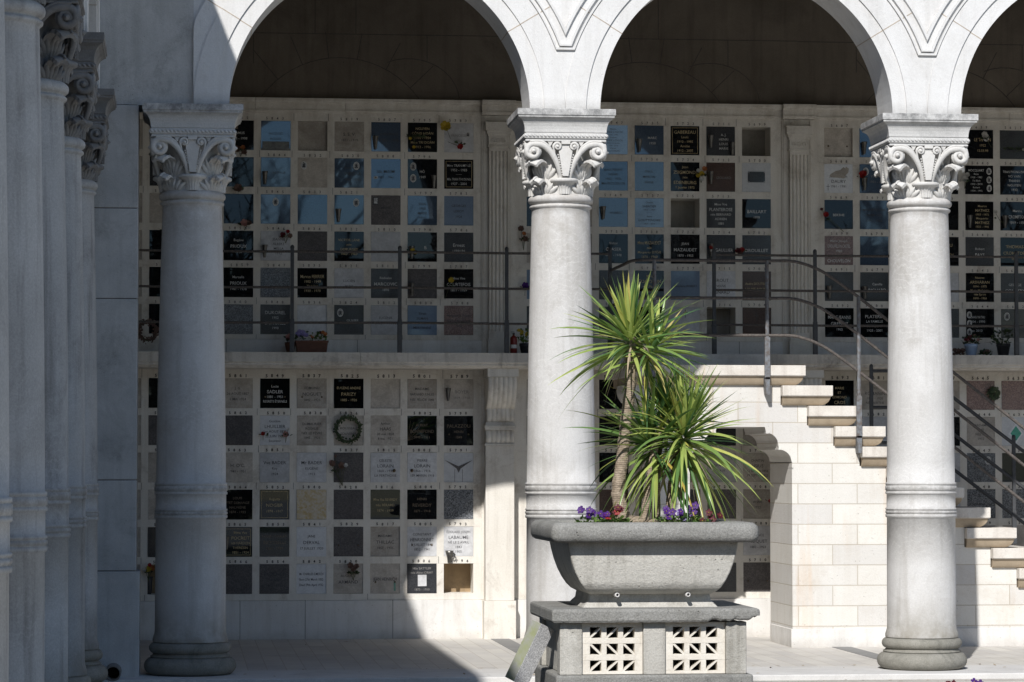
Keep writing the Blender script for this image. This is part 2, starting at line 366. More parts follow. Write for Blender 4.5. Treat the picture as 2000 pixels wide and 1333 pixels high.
# ================================================================== capital + column
def spiral(cx,cz,r0,r1,turns,a0,sgn,y,n=26):
    return [(cx+(r0+(r1-r0)*i/n)*cos(a0+sgn*2*pi*turns*i/n),y,cz+(r0+(r1-r0)*i/n)*sin(a0+sgn*2*pi*turns*i/n)) for i in range(n+1)]
def smooth_path(P,k=5):
    out=[]; n=len(P)
    for i in range(n-1):
        p0=Vector(P[max(i-1,0)]);p1=Vector(P[i]);p2=Vector(P[i+1]);p3=Vector(P[min(i+2,n-1)])
        for j in range(k):
            t=j/k
            out.append(.5*((2*p1)+(-p0+p2)*t+(2*p0-5*p1+4*p2-p3)*t*t+(-p0+3*p1-3*p2+p3)*t**3))
    out.append(Vector(P[-1])); return out
Z0=3.87
def face_mb():
    """carving of one side of a capital, facing -Y, z measured from the astragal"""
    c=MB(); y=-.315
    for s in (-1,1):
        # stem running up and out into the corner volute
        stem=smooth_path([(s*.035,-.262,.125),(s*.05,-.285,.19),(s*.078,-.30,.265),(s*.125,-.308,.338),(s*.185,y,.388),(s*.262,y,.400)],5)
        sp=spiral(s*.262,.338,.062,.018,1.35,pi/2,-s,y)
        rad=[.020+.010*min(1,i/len(stem)*1.2) for i in range(len(stem))]
        c.tube(stem[:-1]+[Vector(p) for p in sp],rad[:-1]+[.027-.013*i/len(sp) for i in range(len(sp))],6,flat=.9,up=(0,1,0))
        # flat disc behind the scroll and its boss
        c.xf(Matrix())
        d=MB(); d.lathe([(.0,0),(.066,0),(.066,.045),(.0,.045)],0,0,22,cap=False)
        d.xf(Matrix.Translation((s*.262,y+.002,.338))@Matrix.Rotation(-pi/2,4,'X')); c.join(d)
        c.ball((s*.262,y-.018,.338),.020,seg=10,rings=6); c.ball((s*.262,y-.034,.338),.009,seg=8,rings=5)
        # outer rib under the abacus
        c.tube(smooth_path([(s*.10,-.30,.30),(s*.13,-.317,.37),(s*.20,-.325,.418),(s*.29,-.325,.418)],4),.012,6)
        # inner small volute framing the shield
        inn=smooth_path([(s*.045,-.272,.14),(s*.062,-.30,.22),(s*.088,-.312,.31),(s*.100,-.318,.37)],4)
        sp2=spiral(s*.066,.378,.034,.010,1.25,0 if s>0 else pi,s,-.322,18)
        c.tube(inn[:-1]+[Vector(p) for p in sp2],[.009]*(len(inn)-1)+[.013-.005*i/len(sp2) for i in range(len(sp2))],6,up=(0,1,0))
        c.ball((s*.066,-.330,.378),.014,seg=8,rings=5)
        # bead string along the shield
        for i in range(9):
            t=i/8; c.ball((s*(.024+.038*t),-.300-.02*t,.15+.16*t),.0075,seg=6,rings=4)
        # little palmette between scroll and shield
        for q in range(4):
            a=radians(62+q*18); c.tube([(s*.125,-.315,.385),(s*(.125+.045*cos(a)),-.322,.385+.040*sin(a))],[.008,.004],5)
    # shield
    c.prism([(-.022,.14),(.022,.14),(.050,.31),(.056,.345),(.050,.362),(.028,.372),(.030,.405),(-.030,.405),(-.028,.372),(-.050,.362),(-.056,.345),(-.050,.31)],-.318,-.26)
    c.prism([(-.036,.398),(.036,.398),(.036,.425),(-.036,.425)],-.335,-.26)
    # fluted cup carrying a disc
    fl=lambda a,z: -.007*abs(cos(a*9)) if z<.085 else 0
    c.lathe([(.062,0),(.064,.03),(.070,.06),(.086,.088),(.104,.095),(.112,.104),(.112,.119),(.10,.127),(.03,.13)],0,-.205,54,mod=fl,a0=-pi,a1=0)
    return c
def leaf_mb(zr,h,reach,width,tip,curl):
    """corner leaf growing out of the bell along +X and curling over"""
    c=MB(); path=smooth_path([(.225,0,zr),(.245,0,zr+h*.45),(.28,0,zr+h*.8),(.28+reach*.45,0,zr+h),(.28+reach*.85,0,zr+h*.92),(.28+reach,0,zr+h-tip)],5)
    n=len(path); vs=[]; K=13
    for i,p in enumerate(path):
        t=i/(n-1); w=width*(.55+.9*t-.65*t*t)*(1 if t<.85 else 1-.25*(t-.85)/.15)
        for k in range(K):
            q=-1+2*k/(K-1)
            rid=.0028*cos(q*pi*4)*(1-t*.6)
            vs.append((p.x-curl*q*q*(1-.3*t)+rid, w*q*(1+.06*cos(t*40)), p.z-.020*q*q*t+rid*.5))
    m=len(vs); th=.022
    vs2=[(x-th*.7,y,z-th*.8) for x,y,z in vs]
    f=[(i*K+k,(i+1)*K+k,(i+1)*K+k+1,i*K+k+1) for i in range(n-1) for k in range(K-1)]
    c.add(vs,f,0,True); c.add(vs2,[tuple(reversed(a)) for a in f],0,True)
    allv=vs+vs2
    edge=[k for k in range(K)]
    fs=[]
    for i in range(n-1):
        fs+= [(i*K,i*K+m,(i+1)*K+m,(i+1)*K),((i+1)*K+K-1,(i+1)*K+K-1+m,i*K+K-1+m,i*K+K-1)]
    for k in range(K-1):
        a=(n-1)*K+k; fs.append((a,a+m,a+1+m,a+1))
    c.add(allv,fs,0,True)
    c.tube([(p.x+.004,0,p.z+.004) for p in path],[.012-.004*i/n for i in range(n)],6)
    return c
def fan_mb(zr,h,n=7,spread=.60):
    """acanthus lobes laid against the bell around the +X direction"""
    c=MB()
    for i in range(n):
        q=-1+2*i/(n-1); a=q*spread; hh=h*(1-.42*abs(q)); r0=.222; r1=.248+.012*(1-abs(q))
        p=[]
        for k in range(6):
            t=k/5; ang=a*(.35+.65*t); r=r0+(r1-r0)*t**1.5+.008*sin(t*pi)
            p.append((r*cos(ang),r*sin(ang),zr+hh*t))
        c.tube(p,[.010,.017,.020,.018,.013,.004],6)
        # nibbled side lobes
        if False:
            for s in (-1,1):
                b=a+s*.075; c.tube([((r0+.03)*cos(a),(r0+.03)*sin(a),zr+hh*.45),((r1+.012)*cos(b+s*.05),(r1+.012)*sin(b+s*.05),zr+hh*.72)],[.010,.004],5)
    return c
bell=MB()
bell.lathe([(.236,0),(.232,.05),(.232,.14),(.236,.22),(.248,.30),(.270,.37),(.305,.425),(.300,.432)],0,0,64,mod=lambda a,z:(.006*cos(a*28) if .03<z<.35 else 0))
face=face_mb(); up_leaf=leaf_mb(.12,.165,.135,.085,.040,.02); lo_leaf=leaf_mb(.0,.130,.080,.070,.026,.012); f1=fan_mb(.0,.125); f2=fan_mb(.125,.17,7,.55)
for k in range(4):
    R=Matrix.Rotation(k*pi/2+pi/4,4,'Z'); bell.join(f1,R); bell.join(f2,R)
me_bell=bell.mesh('capital_bell',[M['capital']]); me_face=face.mesh('carved_face',[M['capital']]); me_up=up_leaf.mesh('curled_leaf',[M['capital']]); me_lo=lo_leaf.mesh('lower_leaf',[M['capital']])
def squares(prof,mat=0):
    c=MB(); 
    for i,(h,z) in enumerate(prof):
        c.v+= [(-h,-h,z),(h,-h,z),(h,h,z),(-h,h,z)]
    for i in range(len(prof)-1):
        for k in range(4):
            c.f.append((i*4+k,i*4+(k+1)%4,(i+1)*4+(k+1)%4,(i+1)*4+k)); c.m.append(mat); c.sm.append(False)
    c.f.append((3,2,1,0)); c.m.append(mat); c.sm.append(False)
    n=len(prof)-1; c.f.append((n*4,n*4+1,n*4+2,n*4+3)); c.m.append(mat); c.sm.append(False)
    return c
ab=squares([(.318,4.288),(.330,4.290),(.330,4.302),(.322,4.304),(.322,4.312),(.337,4.314),(.337,4.352),(.326,4.354),(.326,4.360),(.333,4.362),(.334,4.385),(.338,4.41),(.346,4.435),(.360,4.458),(.380,4.474),(.392,4.479),(.392,4.494),(.400,4.496),(.400,4.548)])
# cable moulding
for k in range(4):
    R=Matrix.Rotation(k*pi/2,4,'Z')
    for i in range(22):
        x=-.325+.031*i
        d=MB(); d.ball((0,0,0),.012,seg=7,rings=5,sc=(1.5,.9,.85)); d.xf(R@Matrix.Translation((x,-.338,4.333))@Matrix.Rotation(radians(38),4,'Y')); ab.join(d)
me_ab=ab.mesh('abacus',[M['abacus']])
def prof_arc(zc,rc,a,b,rr,n=8): return [(rc+rr*cos(radians(a+(b-a)*i/n)),zc+rr*sin(radians(a+(b-a)*i/n))) for i in range(n+1)]
base=MB(); 
base.lathe([(.325,0)]+[(.297+.072*cos(radians(t)),.070+.070*sin(radians(t))) for t in range(-90,91,15)]+[(.318,.141),(.318,.150),(.306,.156),(.298,.164),(.296,.170)]+[(.285+.044*cos(radians(t)),.213+.044*sin(radians(t))) for t in range(-80,91,17)]+[(.296,.258),(.296,.266),(.30,.270)],0,0,72)
me_base=base.mesh('base',[M['base']])
sh=MB()
sh.lathe([(.300,.262),(.300,.285),(.294,.305),(.286,.33),(.2835,.37),(.2825,.8),(.281,1.243),(.291,1.247),(.293,1.258),(.293,1.268),(.286,1.272),(.286,1.277),(.2935,1.281),(.2935,1.297),(.286,1.301),(.286,1.306),(.2925,1.309),(.2925,1.320),(.283,1.324),
 (.282,1.436),(.2925,1.440),(.2925,1.455),(.286,1.459),(.286,1.465),(.293,1.468),(.293,1.503),(.286,1.507),(.286,1.511),(.291,1.514),(.291,1.530),(.279,1.534),(.2785,1.7),(.272,2.2),(.262,2.75),(.250,3.3),(.240,3.70),(.238,3.755),(.243,3.762),(.255,3.772),(.257,3.782),(.251,3.79),(.240,3.793),(.240,3.802),(.252,3.806),(.264,3.818),(.268,3.835),(.264,3.852),(.250,3.866),(.235,3.875)],0,0,96)
me_sh=sh.mesh('shaft',[M['shaft']])
def remat(me,m):
    k=me.copy(); k.materials.clear(); k.materials.append(m); return k
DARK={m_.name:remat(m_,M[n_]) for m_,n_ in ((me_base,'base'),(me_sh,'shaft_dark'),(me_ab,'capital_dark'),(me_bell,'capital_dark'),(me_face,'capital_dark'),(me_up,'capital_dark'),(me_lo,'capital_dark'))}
def column(name,x,y,label,group,rz=0,dark=False):
    r=empty(name,(x,y,0),label,'column',group,rz)
    def ch(n,me,par,loc=(0,0,0),rot=0,bev=0):
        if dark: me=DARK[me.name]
        o=bpy.data.objects.new(n,me); COL.objects.link(o); o.parent=par; o.location=loc; o.rotation_euler=(0,0,rot)
        if bev:
            b=o.modifiers.new('bevel','BEVEL'); b.width=bev; b.segments=2; b.limit_method='ANGLE'
        return o
    ch('base',me_base,r); ch('shaft',me_sh,r); ch('abacus',me_ab,r,bev=.003)
    c=ch('capital',me_bell,r,(0,0,Z0))
    for k in range(4):
        ch('carved_scroll_face',me_face,c,(0,0,0),k*pi/2)
        ch('curled_leaf',me_up,c,(0,0,0),k*pi/2+pi/4)
        ch('curled_leaf',me_lo,c,(0,0,0),k*pi/2+pi/4)
    return r
G='columns of the sunlit arcade'
column('stone_column',0,0,'shaded limestone column with a carved capital, standing under the shadow edge of the left arch',G)
column('stone_column',3,0,'sunlit limestone column behind the planter, between two arches',G)
column('stone_column',6,0,'sunlit limestone column in front of the staircase, right of the planter',G)
column('stone_column',9,0,'limestone column at the far right end of the arcade, past the staircase',G)
XS,YS,SS=-1.0,-.857,2.932
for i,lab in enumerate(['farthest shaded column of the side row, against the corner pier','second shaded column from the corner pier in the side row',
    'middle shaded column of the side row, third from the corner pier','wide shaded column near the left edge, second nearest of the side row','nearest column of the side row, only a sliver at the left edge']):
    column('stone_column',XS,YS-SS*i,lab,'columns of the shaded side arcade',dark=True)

# ================================================================== arcade walls
R0,R1,RF=1.213,1.64,1.33; ZS=4.55; ZT=7.75
def arc_strip(mb,c,y0,y1,r_in,r_out,half=1.5,zs=ZS,mat=0,n=72,zbot=None):
    """front skin of a ring (clipped at |x-c|<=half), solid from y0 (front) to y1"""
    A=[pi*i/n for i in range(n+1)]; ri=[];ro=[]
    for a in A:
        lim=half/abs(cos(a)) if abs(cos(a))>1e-6 else 9
        o_=min(r_out,lim); i_=min(r_in,lim)
        if zbot is not None:
            pass
        ri.append(i_);ro.append(max(o_,i_))
    v=[]
    for a,i_,o_ in zip(A,ri,ro):
        v+=[(c+i_*cos(a),y0,zs+i_*sin(a)),(c+o_*cos(a),y0,zs+o_*sin(a)),(c+i_*cos(a),y1,zs+i_*sin(a)),(c+o_*cos(a),y1,zs+o_*sin(a))]
    f=[]
    for k in range(n):
        b=k*4;d=b+4
        if ro[k]-ri[k]<1e-5 and ro[k+1]-ri[k+1]<1e-5: continue
        f+=[(b,b+1,d+1,d),(b+1,b+3,d+3,d+1),(b+2,b,d,d+2)]
    f+=[(0,2,3,1)] ; e=n*4; f+=[(e,e+1,e+3,e+2)]
    return mb.add(v,f,mat)
def wall_cell(mb,c,y0,y1,half=1.5,mat=0,n=64):
    A=[pi*i/n for i in range(n+1)]
    v=[];f=[]
    for a in A:
        x=c+R0*cos(a); z=ZS+R0*sin(a)
        v+=[(x,y0,z),(x,y0,ZT),(x,y1,z),(x,y1,ZT)]
    for k in range(n):
        b=k*4;d=b+4
        f+=[(b,b+1,d+1,d),(b+3,b+2,d+2,d+3),(b+2,b,d,d+2),(b+1,b+3,d+3,d+1)]
    mb.add(v,f,mat)
    mb.box(c+R0,c+half,y0,y1,ZS,ZT,mat); mb.box(c-half,c-R0,y0,y1,ZS,ZT,mat)
def arcade(parent,cells,half,first_left=None,yf=-.262,yb=.262):
    w=MB()
    for c in cells: wall_cell(w,c,yf+.035,yb,half)
    w.build('wall',M['front'],parent)
    for i,c in enumerate(cells):
        a=MB()
        arc_strip(a,c,yf,yf+.04,R0-.001,R1,half)
        arc_strip(a,c,yf-.016,yf+.001,RF,1.498,half)
        arc_strip(a,c,yf-.006,yf+.001,1.498,R1,half)
        # mortar joints of the voussoirs
        for t in (31.5,61,90,119,148.5):
            t=radians(t); u=(cos(t),sin(t)); p=(-sin(t)*.0035,cos(t)*.0035)
            for r1,r2,yy in ((R0,RF,yf),(RF,1.498,yf-.016),(1.498,R1,yf-.006)):
                r2=min(r2,half/abs(u[0]) if abs(u[0])>1e-6 else 9)
                if r2<=r1: continue
                q=[(c+r1*u[0]-p[0],ZS+r1*u[1]-p[1]),(c+r2*u[0]-p[0],ZS+r2*u[1]-p[1]),(c+r2*u[0]+p[0],ZS+r2*u[1]+p[1]),(c+r1*u[0]+p[0],ZS+r1*u[1]+p[1])]
                a.prism(q,yy-.0012,yy+.001,1)
        # thin dark grimed strip drawn along the fascia step
        n_=60
        for t0,t1,rr_g,wg,yy in ((22,158,RF,.0035,yf-.0125),):
            v=[];K=[radians(t0+(t1-t0)*k/n_) for k in range(n_+1)]
            for t in K:
                w_=wg*min(1,.25+sin((t-radians(t0))/(radians(t1-t0))*pi)*1.5)
                for r in (rr_g-w_,rr_g+.001): v.append((c+r*cos(t),yf-.0015,ZS+r*sin(t)))
            a.add(v,[(k*2,k*2+1,k*2+3,k*2+2) for k in range(n_)],2)
        a.build('archivolt',[M['front'],M['mortar'],M['dirt']],parent)
        s=MB()
        for t in (31.5,61,90,119,148.5):
            t=radians(t); u=(cos(t),sin(t)); p=(-sin(t)*.003,cos(t)*.003)
            v=[]
            for r in (R0-.0025,R0+.004):
                for y in (yf,yb):
                    for sg in (-1,1): v.append((c+r*u[0]+sg*p[0],y,ZS+r*u[1]+sg*p[1]))
            s.add(v,[(0,1,3,2),(0,2,6,4),(1,5,7,3),(4,6,7,5),(0,4,5,1),(2,3,7,6)],0)
        s.build('soffit_joints',M['mortar'],parent)
def vmould(c1,c2,yf,rm,zb,w,p,mb,ztop=6.4):
    """moulding following both arches down to a flat or pointed foot between them"""
    P=[]; n=30
    mid=(c1+c2)/2
    a0=math.asin((zb-ZS)/rm) if zb else math.acos((mid-c1)/rm)
    a1=math.asin(min(1,(ztop-ZS)/rm)) if ztop-ZS<rm else radians(88)
    left=[(c1+rm*cos(a0+(a1-a0)*i/n),ZS+rm*sin(a0+(a1-a0)*i/n)) for i in range(n,-1,-1)]
    right=[(c1+c2-x,z) for x,z in reversed(left)]
    P=left+right if zb else left+right[1:]
    for sg,ww,pp in ((0,w,p),):
        v=[];m=len(P)
        for i,(x,z) in enumerate(P):
            x0,z0=P[max(i-1,0)];x1,z1=P[min(i+1,m-1)]
            tx,tz=x1-x0,z1-z0; l=hypot(tx,tz) or 1; nx,nz=-tz/l,tx/l
            # mitre
            if 0<i<m-1:
                ax,az=x-x0,z-z0; bx,bz=x1-x,z1-z; la,lb=hypot(ax,az),hypot(bx,bz)
                cs=max(.45,sqrt(max(0,(1+(ax*bx+az*bz)/(la*lb))/2)))
            else: cs=1
            for q,yy in ((-.5,yf),(-.32,yf-pp),(.32,yf-pp),(.5,yf)):
                v.append((x+nx*ww*q/cs,yy,z+nz*ww*q/cs))
        f=[(i*4+k,(i+1)*4+k,(i+1)*4+k+1,i*4+k+1) for i in range(m-1) for k in range(3)]
        mb.add(v,f)
        # make sure it is seen from both sides of winding
    return mb
fa=empty('arcade_building',(0,0,0),'pale limestone arcade with round arches on carved columns, sunlit except at its left end','arcade')
cells=[1.5+3*i+.003 for i in range(4)]
arcade(fa,cells,1.5)
for i in range(3):
    m=MB(); xm=3*(i+1)+.006
    yy=-.262
    vmould(cells[i],cells[i+1],yy-.005,1.512,5.050,.022,.022,m); vmould(cells[i],cells[i+1],yy-.005,1.550,5.080,.024,.030,m)
    vmould(cells[i],cells[i+1],yy-.005,1.628,None,.030,.028,m)
    m.build('spandrel_moulding',M['front'],fa)
    
# plain wall beside the first arch, corner pier and gallery shell
w=MB(); w.box(-1.27,.003,-.235,.262,ZS,ZT); 
w.build('corner_wall',M['front_old'],fa)
pr=MB()
zz=[-.2,.835,1.555,2.997,3.719,4.546]
for a,b in zip(zz[:-1],zz[1:]):
    e=.028 if b<.9 else 0
    pr.box(-1.26,-.430+e,-.275-e,.25,a+.003,b-.003)
pr.box(-1.25,-.440,-.268,.24,-.1,4.549,1)
pr.build('corner_pier',[M['front_old'],M['groove']],fa,bevel=.006)
cr=MB(); cr.box(-.6,12.2,-.33,.2,ZT,ZT+.12); cr.box(-.6,12.2,-.45,.2,ZT+.12,ZT+.26)
cr.build('cornice',M['front'],fa,bevel=.01)
rf=MB(); rf.box(-.2,12.2,.2,5.6,ZT,ZT+.2); rf.build('roof',M['kerb'],fa)
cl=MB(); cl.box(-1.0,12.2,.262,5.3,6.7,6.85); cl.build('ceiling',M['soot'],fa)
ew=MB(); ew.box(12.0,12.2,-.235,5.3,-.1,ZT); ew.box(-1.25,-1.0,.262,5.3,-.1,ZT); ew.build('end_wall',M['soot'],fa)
dp=MB(); dp.tube([(-.63,-.62,.012),(-.63,-.30,.020)],.075,20,caps=False); dp.tube([(-.63,-.62,.012),(-.63,-.30,.020)],.062,20,1,caps=True)
# side arcade running toward the camera
sa=empty('side_arcade_building',(XS,YS-SS/2,0),'shaded limestone side arcade running toward the viewer at the far left','arcade',rz=pi/2)
# local frame: x' runs toward +Y, y' = -X ; front (-y') faces +X
ncell=5
arcade(sa,[-SS*i for i in range(ncell)],SS/2)
m=MB()
for i in range(ncell-1):
    vmould(-SS*(i+1),-SS*i,-.267,1.548,5.12,.022,.020,m)
m.build('spandrel_moulding',M['front'],sa)
x0=-SS*(ncell-.5); x1=SS/2+.6
q=MB(); q.box(x0,x1,-.36,.3,ZT-.45,ZT-.33); q.box(x0,x1,-.30,.3,ZT-.55,ZT-.45); q.build('cornice',M['front_old'],sa)
q=MB(); q.box(x0,x1,-.10,4.2,ZT-.33,ZT-.2); q.build('roof',M['kerb'],sa)
q=MB(); q.box(x0,x1-.4,3.6,3.9,-.1,ZT-.33); q.box(x0-.3,x0,.3,3.9,-.1,ZT-.33); q.build('back_wall',M['soot'],sa)
q=MB(); q.box(SS/2,x1-.02,-.235,.262,ZS,ZT-.33); q.build('wall_end',M['front_old'],sa)
q=MB(); q.box(-4.9,-1.27,-15,3.0,-.2,-.008); tag(q.build('side_gallery_floor',M['tile']),kind='structure')

drain=empty('drain_pipe',(-.60,-.5,.05),'short open drain pipe end at the foot of the corner pier','pipe')
q=MB()
n=24
v=[];
for y,ra,rb in ((-.12,.062,.050),(.22,.062,.050)):
    for i in range(n): v.append((ra*cos(2*pi*i/n),y,ra*sin(2*pi*i/n)))
    for i in range(n): v.append((rb*cos(2*pi*i/n),y,rb*sin(2*pi*i/n)))
f=[]
for i in range(n):
    k=(i+1)%n
    f+=[(i,k,2*n+k,2*n+i),(n+k,n+i,3*n+i,3*n+k),(i,n+i,n+k,k)]
q.add(v,f,0,True); q.build('pipe_wall',M['pipe'],drain)
q=MB(); q.lathe([(.0,0),(.051,0)],0,0,24,cap=False); q.xf(Matrix.Translation((0,.1,0))@Matrix.Rotation(pi/2,4,'X')); q.build('dark_bore',M['hole'],drain)
# ================================================================== columbarium
PX=.3585; HS=.1445
TU=[5.039,4.680,4.320,3.961,3.602,3.243]; TL=[2.524,2.164,1.804,1.444,1.084,.724]
KX={}
for k in range(-4,7): KX[k]=.462+PX*k
for i in range(7): KX[7+i]=3.428+PX*i; KX[14+i]=6.410+PX*i; KX[21+i]=9.41+PX*i
_tc={}
def glyphs(t,bold=.003):
    if (t,bold) not in _tc:
        cu=bpy.data.curves.new('t','FONT'); cu.body=t; cu.size=1; cu.resolution_u=2; cu.align_x='CENTER'; cu.offset=bold
        o=bpy.data.objects.new('t',cu); me=bpy.data.meshes.new_from_object(o)
        vs=[(v.co.x,v.co.y) for v in me.vertices]; fs=[tuple(p.vertices) for p in me.polygons]
        xs=[a for a,b in vs] or [0]
        _tc[(t,bold)]=(vs,fs,max(xs)-min(xs)); bpy.data.objects.remove(o); bpy.data.curves.remove(cu); bpy.data.meshes.remove(me)
    return _tc[(t,bold)]
def put_text(mb,t,x,z,size,y,maxw=.25,mat=0,sx=1.0,bold=.003):
    vs,fs,w=glyphs(t,bold); kx=size*sx
    if w*kx>maxw: kx=maxw/w
    return mb.add([(x+a*kx,y,z+b*size) for a,b in vs],fs,mat)
col=empty('columbarium_wall',(0,0,0),'tall back wall of stacked burial niches in pale stone, with fluted pilasters and plinth','wall')

